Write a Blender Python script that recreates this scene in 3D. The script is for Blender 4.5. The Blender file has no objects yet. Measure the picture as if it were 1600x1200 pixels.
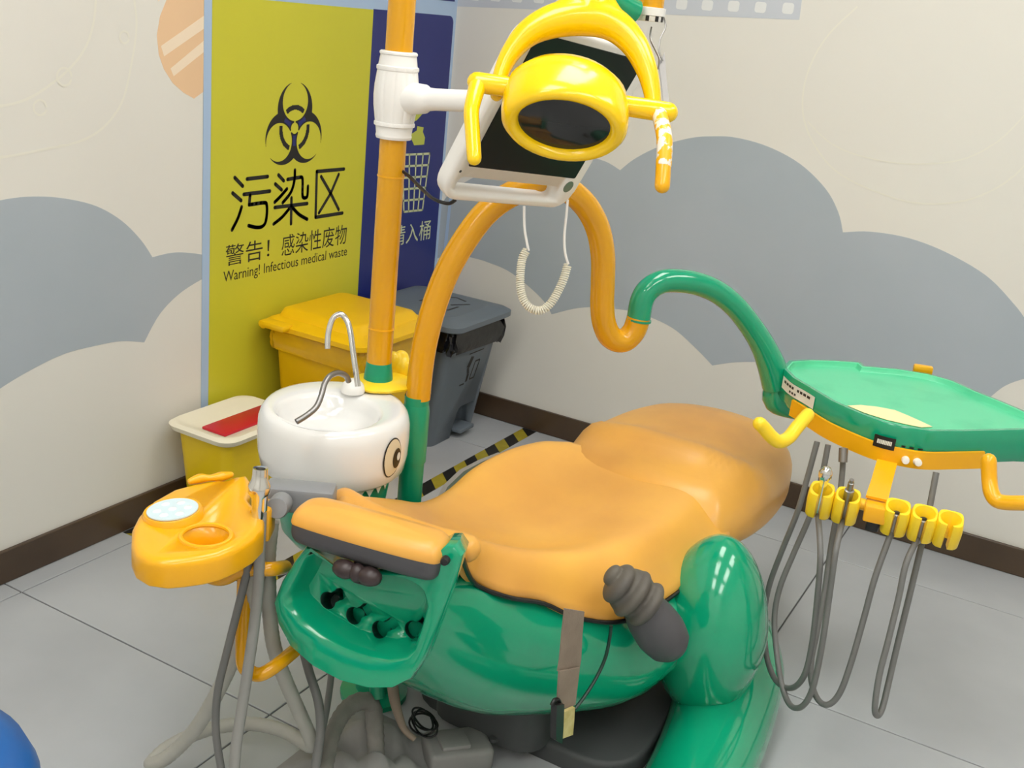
import bpy, bmesh, math, random
from mathutils import Vector, Matrix, Quaternion
random.seed(7)
sc = bpy.context.scene
V = Vector
# ---------------------------------------------------------------- camera
cam_data = bpy.data.cameras.new('camera')
cam_data.sensor_width = 36.0
cam_data.lens = 38.19
cam_data.clip_start = 0.05
cam = bpy.data.objects.new('camera', cam_data)
sc.collection.objects.link(cam)
cam.matrix_world = Matrix(((0.494608, 0.234803, -0.836798, -3.4040), (-0.863377, 0.243209, -0.442075, -2.1740), (0.099716, 0.941125, 0.323017, 1.4670), (0, 0, 0, 1)))
sc.camera = cam
# ---------------------------------------------------------------- world, exposure, room lights
sc.view_settings.view_transform = 'Standard'
sc.view_settings.look = 'None'
sc.view_settings.gamma = 1.0
sc.view_settings.use_curve_mapping = False
sc.view_settings.exposure = 0.12
world = bpy.data.worlds.new('world'); sc.world = world
world.use_nodes = True
world.node_tree.nodes['Background'].inputs[0].default_value = (0.95, 0.97, 1.0, 1)
world.node_tree.nodes['Background'].inputs[1].default_value = 0.30
PANEL_POWER = 8.0

# ---------------------------------------------------------------- materials
def lin(c):
    return tuple(((v / 255.0) / 12.92 if v / 255.0 <= 0.04045 else ((v / 255.0 + 0.055) / 1.055) ** 2.4) for v in c)
def mat(name, rgb, rough=0.5, metal=0.0, coat=0.0, var=0.0, scale=6.0, bump=0.0, bscale=60.0, rgb2=None, spec=0.5, trans=0.0, alpha=1.0, sheen=0.0, lo=0.35, hi=0.7):
    m = bpy.data.materials.new(name); m.use_nodes = True
    nt = m.node_tree; b = nt.nodes['Principled BSDF']
    c = lin(rgb)
    b.inputs['Base Color'].default_value = (*c, 1)
    b.inputs['Roughness'].default_value = rough
    b.inputs['Metallic'].default_value = metal
    b.inputs['Coat Weight'].default_value = coat
    b.inputs['Coat Roughness'].default_value = 0.08
    b.inputs['Specular IOR Level'].default_value = spec
    b.inputs['Transmission Weight'].default_value = trans
    b.inputs['Alpha'].default_value = alpha
    tc = nt.nodes.new('ShaderNodeTexCoord')
    if var > 0 or rgb2:
        n = nt.nodes.new('ShaderNodeTexNoise'); n.inputs['Scale'].default_value = scale; n.inputs['Detail'].default_value = 6
        nt.links.new(tc.outputs['Object'], n.inputs['Vector'])
        r = nt.nodes.new('ShaderNodeValToRGB')
        r.color_ramp.elements[0].position = lo; r.color_ramp.elements[1].position = hi
        c2 = lin(rgb2) if rgb2 else tuple(v * (1 - var) for v in c)
        r.color_ramp.elements[0].color = (*c2, 1); r.color_ramp.elements[1].color = (*c, 1)
        nt.links.new(n.outputs['Fac'], r.inputs['Fac']); nt.links.new(r.outputs['Color'], b.inputs['Base Color'])
    if bump > 0:
        n2 = nt.nodes.new('ShaderNodeTexNoise'); n2.inputs['Scale'].default_value = bscale; n2.inputs['Detail'].default_value = 4
        nt.links.new(tc.outputs['Object'], n2.inputs['Vector'])
        bp = nt.nodes.new('ShaderNodeBump'); bp.inputs['Strength'].default_value = bump; bp.inputs['Distance'].default_value = 0.002
        nt.links.new(n2.outputs['Fac'], bp.inputs['Height']); nt.links.new(bp.outputs['Normal'], b.inputs['Normal'])
    return m
M = {}
M['wall'] = mat('wall paint', (230, 227, 219), 0.55, var=0.03, scale=1.5, bump=0.05, bscale=90)
M['cloud'] = mat('grey blue mural paint', (178, 186, 194), 0.55, rgb2=(170, 180, 188), scale=2.0, bump=0.05, bscale=90)
M['film'] = mat('pale grey mural paint', (200, 205, 213), 0.55)
M['mural_white'] = mat('white mural paint', (228, 230, 230), 0.55)
M['mural_line'] = mat('cream mural line paint', (232, 229, 217), 0.55)
M['balloon'] = mat('peach mural paint', (240, 202, 160), 0.55, var=0.05, scale=3)
M['balloon_light'] = mat('pale peach mural paint', (246, 226, 200), 0.55)
M['ceiling'] = mat('ceiling white', (235, 235, 232), 0.8, var=0.02)
M['skirting'] = mat('brown laminate', (84, 66, 48), 0.35, rgb2=(68, 52, 38), scale=3.0, coat=0.1)
M['tile'] = mat('grey porcelain tile', (182, 185, 188), 0.24, rgb2=(171, 174, 177), scale=2.6, bump=0.03, bscale=30, spec=0.5)
M['tile2'] = mat('grey porcelain tile paler', (186, 188, 190), 0.26, rgb2=(173, 175, 178), scale=2.2, bump=0.03, bscale=30)
M['grout'] = mat('dark grout', (96, 96, 96), 0.9)
M['slot_green'] = mat('dark green recess', (2, 46, 34), 0.4)  # shade inside the panel holes put into the colour; also colours the seam cord
M['tape_black'] = mat('black tape', (24, 23, 22), 0.5, var=0.2, scale=30)
M['tape_yellow'] = mat('yellow tape', (168, 152, 40), 0.5, var=0.2, scale=25)
M['poster_blue'] = mat('pale blue poster film', (172, 196, 226), 0.4)
M['poster_yellow'] = mat('lime yellow poster film', (210, 205, 52), 0.4, var=0.06, scale=2)
M['poster_navy'] = mat('navy poster film', (34, 44, 118), 0.35)
M['ink_black'] = mat('black print', (30, 26, 22), 0.5)
M['ink_navy'] = mat('navy print', (34, 40, 110), 0.5)
M['ink_lime'] = mat('lime print', (190, 196, 80), 0.5)
M['ink_pale'] = mat('pale lime print', (205, 212, 170), 0.5)
M['yellow'] = mat('golden yellow paint', (224, 160, 0), 0.25, coat=0.3)
M['lamp_yellow'] = mat('bright yellow plastic', (255, 210, 0), 0.22, coat=0.4)
M['tray_yellow'] = mat('amber yellow plastic', (246, 178, 4), 0.3, coat=0.25, var=0.04, scale=5)
M['holder_yellow'] = mat('lemon yellow plastic', (255, 216, 36), 0.35, coat=0.15)
M['bin_yellow'] = mat('waste bin yellow plastic', (250, 196, 6), 0.4, var=0.05, scale=4)
M['bag_yellow'] = mat('yellow bag film', (238, 186, 20), 0.25, bump=0.8, bscale=22, var=0.12, scale=18)
M['green'] = mat('glossy green plastic', (8, 158, 116), 0.14, coat=0.6, var=0.03, scale=4)
M['green_tray'] = mat('green tray surface', (92, 205, 155), 0.35, rgb2=(70, 186, 136), scale=9, lo=0.2, hi=0.5)
M['green_matte'] = mat('green plastic', (8, 150, 110), 0.3, coat=0.2, var=0.04, scale=4)
M['upholstery'] = mat('amber vinyl', (247, 186, 80), 0.36, rgb2=(226, 162, 74), scale=3.0, coat=0.12, bump=0.05, bscale=180)
M['upholstery_worn'] = mat('worn amber vinyl', (246, 184, 80), 0.36, rgb2=(218, 158, 76), scale=3.2, coat=0.12, bump=0.05, bscale=180)
M['grey_dark'] = mat('dark grey plastic', (78, 77, 80), 0.5, var=0.08, scale=8)
M['fist'] = mat('worn grey rubber', (104, 98, 86), 0.6, rgb2=(86, 82, 78), scale=9, bump=0.1, bscale=120)
M['black'] = mat('black plastic', (22, 21, 22), 0.35)
M['knob'] = mat('dark brown knob', (56, 44, 44), 0.35)
M['white'] = mat('white glazed ceramic', (238, 238, 236), 0.08, coat=0.4)
M['white_plastic'] = mat('white plastic', (240, 238, 234), 0.3)
M['cream'] = mat('cream decal', (226, 214, 184), 0.4)
M['chrome'] = mat('chrome', (225, 224, 222), 0.16, metal=1.0)
M['steel'] = mat('brushed steel', (150, 148, 146), 0.35, metal=1.0, bump=0.05, bscale=200)
M['hose_dark'] = mat('grey rubber hose', (112, 112, 110), 0.45, var=0.08, scale=20)
M['hose_light'] = mat('pale grey ribbed hose', (178, 177, 168), 0.5, var=0.08, scale=20)
M['hose_mid'] = mat('mid grey hose', (146, 145, 141), 0.45, var=0.08, scale=20)
M['hose_dusty'] = mat('dusty grey fabric hose', (140, 136, 130), 0.85, var=0.2, scale=30, bump=0.5, bscale=80)
M['unit_grey'] = mat('grey unit plastic', (140, 142, 145), 0.4)
M['bin_grey'] = mat('slate grey plastic', (104, 113, 122), 0.45, var=0.05, scale=5)
M['bag_black'] = mat('black bag film', (26, 26, 30), 0.25, bump=0.9, bscale=25)
M['sharps_yellow'] = mat('translucent yellow plastic', (236, 200, 10), 0.35, var=0.03)
M['sharps_rim'] = mat('cream plastic rim', (240, 232, 208), 0.4)
M['red'] = mat('red plastic flap', (200, 22, 44), 0.35)
M['screen'] = mat('black screen glass', (8, 8, 8), 0.3, spec=0.25)
M['lens'] = mat('smoked lamp lens', (34, 34, 34), 0.08, spec=0.5)
M['keypad'] = mat('pale blue keypad film', (205, 225, 232), 0.35)
M['keypad_button'] = mat('white keypad button', (236, 242, 244), 0.35)
M['strap'] = mat('brown webbing strap', (150, 134, 118), 0.8, rgb2=(134, 118, 104), scale=20, bump=0.4, bscale=200)
M['tag'] = mat('yellowed label', (214, 200, 140), 0.5, rgb2=(196, 178, 110), scale=60)
M['sticker'] = mat('white sticker', (232, 232, 224), 0.4)
M['patch'] = mat('pale yellow patch', (242, 240, 178), 0.4, rgb2=(246, 226, 172), scale=40)
M['cord'] = mat('cream coiled cord', (236, 232, 214), 0.45)
M['stool_blue'] = mat('blue vinyl', (18, 92, 165), 0.4, var=0.06, scale=5, coat=0.1)
M['peel'] = mat('chipped paint', (250, 186, 20), 0.35, rgb2=(240, 232, 220), scale=60, lo=0.48, hi=0.52)
M['pedal_grey'] = mat('dusty grey plastic', (150, 148, 146), 0.6, var=0.15, scale=14, bump=0.2, bscale=60)
M['base_dark'] = mat('charcoal base plastic', (70, 72, 73), 0.6, var=0.1, scale=8)
M['trim_grey'] = mat('grey edge trim', (150, 146, 140), 0.4)
M['clear'] = mat('clear plastic guard', (210, 220, 215), 0.12, trans=0.9, spec=0.5)
M['tooth'] = mat('white decal', (236, 240, 232), 0.4)
em = bpy.data.materials.new('light panel diffuser'); em.use_nodes = True
eb = em.node_tree.nodes['Principled BSDF']
eb.inputs['Emission Color'].default_value = (1.0, 0.985, 0.95, 1); eb.inputs['Emission Strength'].default_value = PANEL_POWER
M['panel'] = em

# ---------------------------------------------------------------- mesh helpers
def link(o):
    sc.collection.objects.link(o); return o
def finish(name, bm, m, parent=None, angle=40, smooth=True):
    bmesh.ops.recalc_face_normals(bm, faces=bm.faces)
    me = bpy.data.meshes.new(name); bm.to_mesh(me); bm.free()
    mats = m if isinstance(m, (list, tuple)) else [m]
    for x in mats: me.materials.append(M[x])
    if smooth:
        me.shade_smooth(); me.set_sharp_from_angle(angle=math.radians(angle))
    o = link(bpy.data.objects.new(name, me))
    if parent is not None: attach(o, parent)
    return o
def attach(o, parent):
    o.parent = parent
    # parents sit at their base without rotation; geometry is given in room coordinates
    p = V((0, 0, 0)); q = parent
    while q is not None: p += q.location; q = q.parent
    o.location = V(o.location) - p
    return o
def tag(o, label=None, cat=None, group=None, kind=None):
    if label: o['label'] = label
    if cat: o['category'] = cat
    if group: o['group'] = group
    if kind: o['kind'] = kind
    return o
def thing(name, label, cat, loc, group=None):
    o = link(bpy.data.objects.new(name, None)); o.location = loc; o.empty_display_size = 0.05
    return tag(o, label, cat, group)
def cr(pts, n=6, closed=False):
    """Catmull-Rom through points (any dimension)."""
    pts = [tuple(p) for p in pts]; out = []; L = len(pts); dim = len(pts[0])
    segs = L if closed else L - 1
    for i in range(segs):
        if closed: p = [pts[(i + k - 1) % L] for k in range(4)]
        else: p = [pts[min(max(i + k - 1, 0), L - 1)] for k in range(4)]
        for j in range(n):
            t = j / n
            out.append(tuple(0.5 * (2 * p[1][d] + (p[2][d] - p[0][d]) * t + (2 * p[0][d] - 5 * p[1][d] + 4 * p[2][d] - p[3][d]) * t * t
                       + (3 * p[1][d] - p[0][d] - 3 * p[2][d] + p[3][d]) * t ** 3) for d in range(dim)))
    if not closed: out.append(pts[-1])
    return out
def ring_faces(bm, a, b):
    n = len(a)
    for i in range(n):
        try: bm.faces.new((a[i], a[(i + 1) % n], b[(i + 1) % n], b[i]))
        except ValueError: pass
def add_loft(bm, rings, cap=(True, True), mi=0):
    vs = [[bm.verts.new(p) for p in r] for r in rings]
    n0 = len(bm.faces)
    for a, b in zip(vs, vs[1:]): ring_faces(bm, a, b)
    if cap[0]: bm.faces.new(vs[0][::-1])
    if cap[1]: bm.faces.new(vs[-1])
    if mi:
        bm.faces.ensure_lookup_table()
        for f in bm.faces[n0:]: f.material_index = mi
    return vs
def add_tube(bm, pts, rad, seg=12, smooth=6, round_caps=False, ribs=0, rib=0.08):
    """pts: 3-D points (optionally smoothed); rad: number or list per point."""
    rads = rad if isinstance(rad, (list, tuple)) else [rad] * len(pts)
    q = [(*p, r) for p, r in zip(pts, rads)]
    if smooth > 1 and len(q) > 2: q = cr(q, smooth)
    P = [V(p[:3]) for p in q]; R = [p[3] for p in q]
    if ribs:
        # resample evenly and alternate the radius
        L = [0.0]
        for a, b in zip(P, P[1:]): L.append(L[-1] + (b - a).length)
        N = max(4, int(L[-1] / ribs)); P2 = []; R2 = []; k = 0
        for i in range(N + 1):
            s = L[-1] * i / N
            while k < len(L) - 2 and L[k + 1] < s: k += 1
            t = (s - L[k]) / max(1e-9, L[k + 1] - L[k])
            P2.append(P[k].lerp(P[k + 1], t)); R2.append((R[k] * (1 - t) + R[k + 1] * t) * (1 + (rib if i % 2 else -rib)))
        P, R = P2, R2
    T = []
    for i in range(len(P)):
        a = P[max(i - 1, 0)]; b = P[min(i + 1, len(P) - 1)]
        T.append((b - a).normalized() if (b - a).length > 1e-9 else V((0, 0, 1)))
    up = V((0, 0, 1)) if abs(T[0].z) < 0.9 else V((1, 0, 0))
    nrm = T[0].cross(up).normalized(); rings = []
    if round_caps:
        a = [(P[0] - T[0] * R[0] * math.sin(x), R[0] * math.cos(x), T[0]) for x in (1.35, 0.9, 0.45)]
        z = [(P[-1] + T[-1] * R[-1] * math.sin(x), R[-1] * math.cos(x), T[-1]) for x in (0.45, 0.9, 1.35)]
    else: a = []; z = []
    seq = a + list(zip(P, R, T)) + z
    prev = None
    for p, r, t in seq:
        if prev is not None:
            ax = prev.cross(t)
            if ax.length > 1e-7:
                nrm = Quaternion(ax.normalized(), prev.angle(t)) @ nrm
        nrm = (nrm - t * nrm.dot(t)).normalized(); bn = t.cross(nrm)
        rings.append([p + (nrm * math.cos(2 * math.pi * k / seg) + bn * math.sin(2 * math.pi * k / seg)) * r for k in range(seg)])
        prev = t
    add_loft(bm, rings)
def tube(name, pts, rad, m, parent=None, **kw):
    bm = bmesh.new(); add_tube(bm, pts, rad, **kw); return finish(name, bm, m, parent)
def frame(d):
    d = V(d).normalized(); up = V((0, 0, 1)) if abs(d.z) < 0.95 else V((1, 0, 0))
    a = d.cross(up).normalized(); return a, d.cross(a) * -1, d
def add_lathe(bm, o, axis, prof, seg=24, wob=None):
    """prof: (radius, height) along axis from o."""
    a, b, d = frame(axis); o = V(o); rings = []
    for r, h in prof:
        rings.append([o + d * h + (a * math.cos(2 * math.pi * k / seg) + b * math.sin(2 * math.pi * k / seg)) * (r * (wob(k / seg, h) if wob else 1)) for k in range(seg)])
    add_loft(bm, rings)
def lathe(name, o, axis, prof, m, parent=None, seg=24, wob=None, angle=40):
    bm = bmesh.new(); add_lathe(bm, o, axis, prof, seg, wob); return finish(name, bm, m, parent, angle)
def add_rbox(bm, c, size, bev=0.0, ex=(1, 0, 0), ey=(0, 1, 0), seg=2):
    ex = V(ex).normalized(); ey = V(ey); ey = (ey - ex * ey.dot(ex)).normalized(); ez = ex.cross(ey)
    Mx = Matrix(((ex.x * size[0], ey.x * size[1], ez.x * size[2], c[0]), (ex.y * size[0], ey.y * size[1], ez.y * size[2], c[1]),
                 (ex.z * size[0], ey.z * size[1], ez.z * size[2], c[2]), (0, 0, 0, 1)))
    t = bmesh.new(); bmesh.ops.create_cube(t, size=1.0, matrix=Mx)
    if bev > 0: bmesh.ops.bevel(t, geom=t.edges[:], offset=bev, segments=seg, profile=0.5, affect='EDGES', clamp_overlap=True)
    me = bpy.data.meshes.new('tmp'); t.to_mesh(me); t.free(); bm.from_mesh(me); bpy.data.meshes.remove(me)
def rbox(name, c, size, m, parent=None, bev=0.0, ex=(1, 0, 0), ey=(0, 1, 0), seg=2):
    bm = bmesh.new(); add_rbox(bm, c, size, bev, ex, ey, seg); return finish(name, bm, m, parent)
def inset2(poly, d):
    """inset a 2-D ccw polygon by d."""
    n = len(poly); out = []
    for i in range(n):
        p0, p1, p2 = V(poly[i - 1]), V(poly[i]), V(poly[(i + 1) % n])
        e1 = (p1 - p0).normalized(); e2 = (p2 - p1).normalized()
        n1 = V((-e1.y, e1.x)); n2 = V((-e2.y, e2.x)); b = (n1 + n2)
        if b.length < 1e-6: b = n1
        b.normalize(); k = max(0.5, b.dot(n1)); out.append(tuple(p1 + b * (d / k)))
    return out
def ccw(poly):
    a = sum(poly[i - 1][0] * poly[i][1] - poly[i][0] * poly[i - 1][1] for i in range(len(poly)))
    return list(poly) if a > 0 else list(poly)[::-1]
def add_pillow(bm, poly, z0, z1, r0=0.0, r1=0.0, seg=4, to=None, crown=0.0, soft=False):
    """solid over a plan outline with rounded lower (r0) and upper (r1) edges; to(x,y,z) maps to room."""
    poly = ccw(poly); to = to or (lambda x, y, z: (x, y, z)); rings = []
    xa, xb = min(p[0] for p in poly), max(p[0] for p in poly); ya, yb = min(p[1] for p in poly), max(p[1] for p in poly)
    mx, my, ax, ay = (xa + xb) / 2, (ya + yb) / 2, (xb - xa) / 2, (yb - ya) / 2
    def ins_(d):
        if soft: return [(mx + (x - mx) * (1 - d / ax), my + (y - my) * (1 - d / ay)) for x, y in poly]
        return inset2(poly, d) if d else poly
    def add(ins, z):
        rings.append([to(x, y, z) for x, y in ins_(ins)])
    if r0 > 0:
        for k in range(seg + 1):
            a = math.pi / 2 * k / seg; add(r0 * (1 - math.sin(a)), z0 + r0 * (1 - math.cos(a)))
    else: add(0, z0)
    if r1 > 0:
        for k in range(seg + 1):
            a = math.pi / 2 * k / seg; add(r1 * (1 - math.cos(a)), z1 - r1 * (1 - math.sin(a)))
    else: add(0, z1)
    vs = add_loft(bm, rings, cap=(True, False))
    if crown > 0:
        base = ins_(r1)
        cx = sum(p[0] for p in base) / len(base); cy = sum(p[1] for p in base) / len(base); prev = vs[-1]
        for s in (0.92, 0.84, 0.76, 0.68, 0.6, 0.5, 0.38, 0.25, 0.12):
            nv = [bm.verts.new(to(cx + (x - cx) * s, cy + (y - cy) * s, z1 + crown * (1 - s * s))) for x, y in base]
            ring_faces(bm, prev, nv); prev = nv
        bm.faces.new(prev)
    else: bm.faces.new(vs[-1])
def pillow(name, poly, z0, z1, m, parent=None, angle=40, **kw):
    bm = bmesh.new(); add_pillow(bm, poly, z0, z1, **kw); return finish(name, bm, m, parent, angle)
def rrect(x0, y0, x1, y1, r, n=5):
    out = []
    for cx, cy, a0 in ((x1 - r, y1 - r, 0), (x0 + r, y1 - r, 90), (x0 + r, y0 + r, 180), (x1 - r, y0 + r, 270)):
        for k in range(n + 1):
            a = math.radians(a0 + 90 * k / n); out.append((cx + r * math.cos(a), cy + r * math.sin(a)))
    return out
def ell(cx, cy, a, b, n=28, t0=0):
    return [(cx + a * math.cos(2 * math.pi * k / n + t0), cy + b * math.sin(2 * math.pi * k / n + t0)) for k in range(n)]
def add_ellipsoid(bm, c, rad, ex=(1, 0, 0), ey=(0, 1, 0), u=24, v=14, fn=None):
    ex = V(ex).normalized(); ey = V(ey); ey = (ey - ex * ey.dot(ex)).normalized(); ez = ex.cross(ey); c = V(c); rings = []
    for i in range(v + 1):
        th = -math.pi / 2 + math.pi * (i + 0.03) / (v + 0.06); ring = []
        for k in range(u):
            ph = 2 * math.pi * k / u
            x, y, z = math.cos(th) * math.cos(ph), math.cos(th) * math.sin(ph), math.sin(th)
            if fn: x, y, z = fn(x, y, z)
            ring.append(c + ex * (x * rad[0]) + ey * (y * rad[1]) + ez * (z * rad[2]))
        rings.append(ring)
    add_loft(bm, rings)
def flat(name, pts, m, parent=None, th=0.0006, nrm=(0, -1, 0)):
    """thin flat print: polygon of room points with a hair of thickness along nrm."""
    bm = bmesh.new(); d = V(nrm) * th
    a = [bm.verts.new(V(p)) for p in pts]; b = [bm.verts.new(V(p) + d) for p in pts]
    ring_faces(bm, a, b); f1 = bm.faces.new(b)
    bmesh.ops.triangulate(bm, faces=[f1])
    return finish(name, bm, m, parent, smooth=False)
def grid_shell(name, ctrl, m, parent, nu=6, nv=6, th=0.02, angle=60):
    rows = [cr(r, nv) for r in ctrl]
    cols = [cr([row[j] for row in rows], nu) for j in range(len(rows[0]))]
    nr = len(cols[0]); nc = len(cols)
    bm = bmesh.new(); top = [[bm.verts.new(cols[j][i]) for j in range(nc)] for i in range(nr)]
    for i in range(nr - 1):
        for j in range(nc - 1): bm.faces.new((top[i][j], top[i][j + 1], top[i + 1][j + 1], top[i + 1][j]))
    bm.normal_update()
    nv_ = {v: v.normal.copy() for row in top for v in row}
    s = 1 if sum(n.z for n in nv_.values()) > 0 else -1
    low = [[bm.verts.new(v.co - nv_[v] * (th * s)) for v in row] for row in top]
    for i in range(nr - 1):
        for j in range(nc - 1): bm.faces.new((low[i][j], low[i + 1][j], low[i + 1][j + 1], low[i][j + 1]))
    edge = [(0, j) for j in range(nc)] + [(i, nc - 1) for i in range(1, nr)] + [(nr - 1, j) for j in range(nc - 2, -1, -1)] + [(i, 0) for i in range(nr - 2, 0, -1)]
    # rounded rim
    T = [top[i][j] for i, j in edge]; B = [low[i][j] for i, j in edge]
    cen = sum((v.co for v in T), V((0, 0, 0))) / len(T); mid = []
    for k, (a, b) in enumerate(zip(T, B)):
        t = T[(k + 1) % len(T)].co - T[k - 1].co; o = t.cross(nv_[a] * s)
        if o.length > 1e-9: o.normalize()
        if o.dot(a.co - cen) < 0: o = -o
        mid.append(bm.verts.new((a.co + b.co) / 2 + o * th * 0.4))
    ring_faces(bm, T, mid); ring_faces(bm, mid, B)
    return finish(name, bm, m, parent, angle)
def evaluated(o):
    dg = bpy.context.evaluated_depsgraph_get(); return bpy.data.meshes.new_from_object(o.evaluated_get(dg))
def text(name, s, origin, width, m, parent, right=(1, 0, 0), up=(0, 0, 1), height=None, extrude=0.0003):
    """lettering turned into a mesh; origin = lower left corner, scaled to the given width (and height)."""
    cu = bpy.data.curves.new(name, 'FONT'); cu.body = s; cu.extrude = 0.0; cu.resolution_u = 3
    t = link(bpy.data.objects.new(name + '_source', cu)); bpy.context.view_layer.update()
    me = evaluated(t); bpy.data.objects.remove(t); bpy.data.curves.remove(cu)
    xs = [v.co.x for v in me.vertices]; ys = [v.co.y for v in me.vertices]
    x0, x1, y0, y1 = min(xs), max(xs), min(ys), max(ys); sx = width / (x1 - x0); sy = height / (y1 - y0) if height else sx
    r = V(right).normalized(); u = V(up).normalized(); o = V(origin)
    for v in me.vertices: v.co = o + r * ((v.co.x - x0) * sx) + u * ((v.co.y - y0) * sy)
    me.materials.clear(); me.materials.append(M[m]); me.name = name
    ob = link(bpy.data.objects.new(name, me))
    if parent is not None: attach(ob, parent)
    return ob

# ================================================================ the room
HGT = 2.75; XB = -5.4; YB = -4.6
def slab(name, c, size, m):
    o = rbox(name, c, size, m); return tag(o, kind='structure')
floor = slab('floor', (XB / 2, YB / 2, -0.03), (-XB + 0.2, -YB + 0.2, 0.052), 'grout')
bm_cache = {}
T = 0.8
def tile_mesh(w, d, m):
    k = (round(w, 4), round(d, 4), m)
    if k not in bm_cache:
        bm = bmesh.new(); add_rbox(bm, (0, 0, -0.006), (w - 0.004, d - 0.004, 0.012), 0.0012, seg=1)
        me = bpy.data.meshes.new('tile'); bm.to_mesh(me); bm.free(); me.materials.append(M[m]); bm_cache[k] = me
    return bm_cache[k]
xs = [0.0, -0.282]; 
while xs[-1] > XB: xs.append(xs[-1] - T)
ys = [0.0, -0.072]
while ys[-1] > YB: ys.append(ys[-1] - T)
for i in range(len(xs) - 1):
    for j in range(len(ys) - 1):
        x1, x0 = xs[i], max(xs[i + 1], XB); y1, y0 = ys[j], max(ys[j + 1], YB)
        o = link(bpy.data.objects.new('tile', tile_mesh(x1 - x0, y1 - y0, 'tile' if (i * 7 + j * 3) % 5 else 'tile2')))
        o.location = ((x0 + x1) / 2, (y0 + y1) / 2, 0); attach(o, floor)
wl = slab('wall_left', (XB / 2, 0.05, HGT / 2), (-XB + 0.2, 0.1, HGT), 'wall')
wr = slab('wall_right', (0.05, YB / 2, HGT / 2), (0.1, -YB, HGT), 'wall')
slab('wall_back', (XB - 0.05, YB / 2, HGT / 2), (0.1, -YB, HGT), 'wall')
slab('wall_front', (XB / 2, YB - 0.05, HGT / 2), (-XB + 0.2, 0.1, HGT), 'wall')
slab('ceiling', (XB / 2, YB / 2, HGT + 0.05), (-XB + 0.2, -YB + 0.2, 0.1), 'ceiling')
o = rbox('baseboard_left', (XB / 2, -0.006, 0.045), (-XB, 0.012, 0.088), 'skirting', bev=0.002, seg=1); tag(o, kind='structure')
o = rbox('baseboard_right', (-0.006, YB / 2 - 0.006, 0.045), (0.012, -YB - 0.012, 0.088), 'skirting', bev=0.002, seg=1); tag(o, kind='structure')

# ceiling panels (out of frame; they light the room)
for px_, wx in ((-1.3, 'near the right wall'), (-2.9, 'mid room'), (-4.5, 'far from right wall')):
    for py_, wy in ((-1.35, 'along the left wall'), (-2.9, 'away from the left wall')):
        t = thing('ceiling_light', 'white ceiling light panel %s, %s' % (wx, wy), 'ceiling light', (px_, py_, HGT), 'ceiling light panels')
        rbox('diffuser', (px_, py_, HGT - 0.008), (1.16, 0.56, 0.008), 'panel', t)
        for dx, dy, sx, sy in ((0.59, 0, 0.02, 0.57), (-0.59, 0, 0.02, 0.57), (0, 0.295, 1.20, 0.02), (0, -0.295, 1.20, 0.02)):
            rbox('frame', (px_ + dx, py_ + dy, HGT - 0.008), (sx, sy, 0.016), 'white_plastic', t)

# ---------------------------------------------------------------- wall murals (flat paint)
def mural(name, pts, m, wall, lab=None):
    n = (0, -1, 0) if wall is wl else (-1, 0, 0)
    o = flat(name, pts, m, wall, 0.0006, n); return o
up1 = cr([(-2.0478,0,0.8925),(-1.9276,0,0.937),(-1.8326,0,0.9519),(-1.7493,0,0.953),(-1.6617,0,0.9405),(-1.5689,0,0.913),(-1.4906,0,0.8677),(-1.429,0,0.8104),(-1.3906,0,0.7592)], 5)
up2 = cr([(-1.3906,0,0.7592),(-1.3235,0,0.7621),(-1.2608,0,0.7535),(-1.1757,0,0.7327)], 5)
dn1 = cr([(-1.175,0,0.6807),(-1.284,0,0.6485),(-1.3651,0,0.5995),(-1.4218,0,0.5296)], 5)
dn2 = cr([(-1.4218,0,0.5296),(-1.4972,0,0.5491),(-1.5795,0,0.5545),(-1.6771,0,0.5538),(-1.7701,0,0.5354),(-1.8588,0,0.5084),(-1.9603,0,0.467),(-2.0706,0,0.4368),(-2.1699,0,0.4519),(-2.2451,0,0.5322),(-2.2806,0,0.652),(-2.2683,0,0.769),(-2.2137,0,0.8446),(-2.137,0,0.8824),(-2.0478,0,0.8925)], 5)
mural('mural_cloud', up1 + up2[1:] + dn1 + dn2[1:-1], 'cloud', wl)
el = [(-1.2046,0,1.493),(-1.2534,0,1.4814),(-1.2966,0,1.4554),(-1.3348,0,1.415),(-1.3601,0,1.3683),(-1.3709,0,1.3222),(-1.3649,0,1.2762),(-1.3483,0,1.2406),(-1.3183,0,1.2059),(-1.2808,0,1.1815),(-1.2446,0,1.1664),(-1.201,0,1.189)]
mural('mural_balloon', el, 'balloon', wl)
for q in ([(-1.3585,0,1.2965),(-1.2033,0,1.3803),(-1.2029,0,1.3485),(-1.3481,0,1.2719)], [(-1.3268,0,1.2424),(-1.2025,0,1.3196),(-1.2022,0,1.2906),(-1.3161,0,1.2234)], [(-1.3682,0,1.4025),(-1.2858,0,1.4409),(-1.2045,0,1.4852),(-1.2047,0,1.4961),(-1.3598,0,1.418)]):
    o = flat('mural_stripe', [(p[0], -0.0007, p[2]) for p in q], 'balloon_light', wl, 0.0004)
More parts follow.
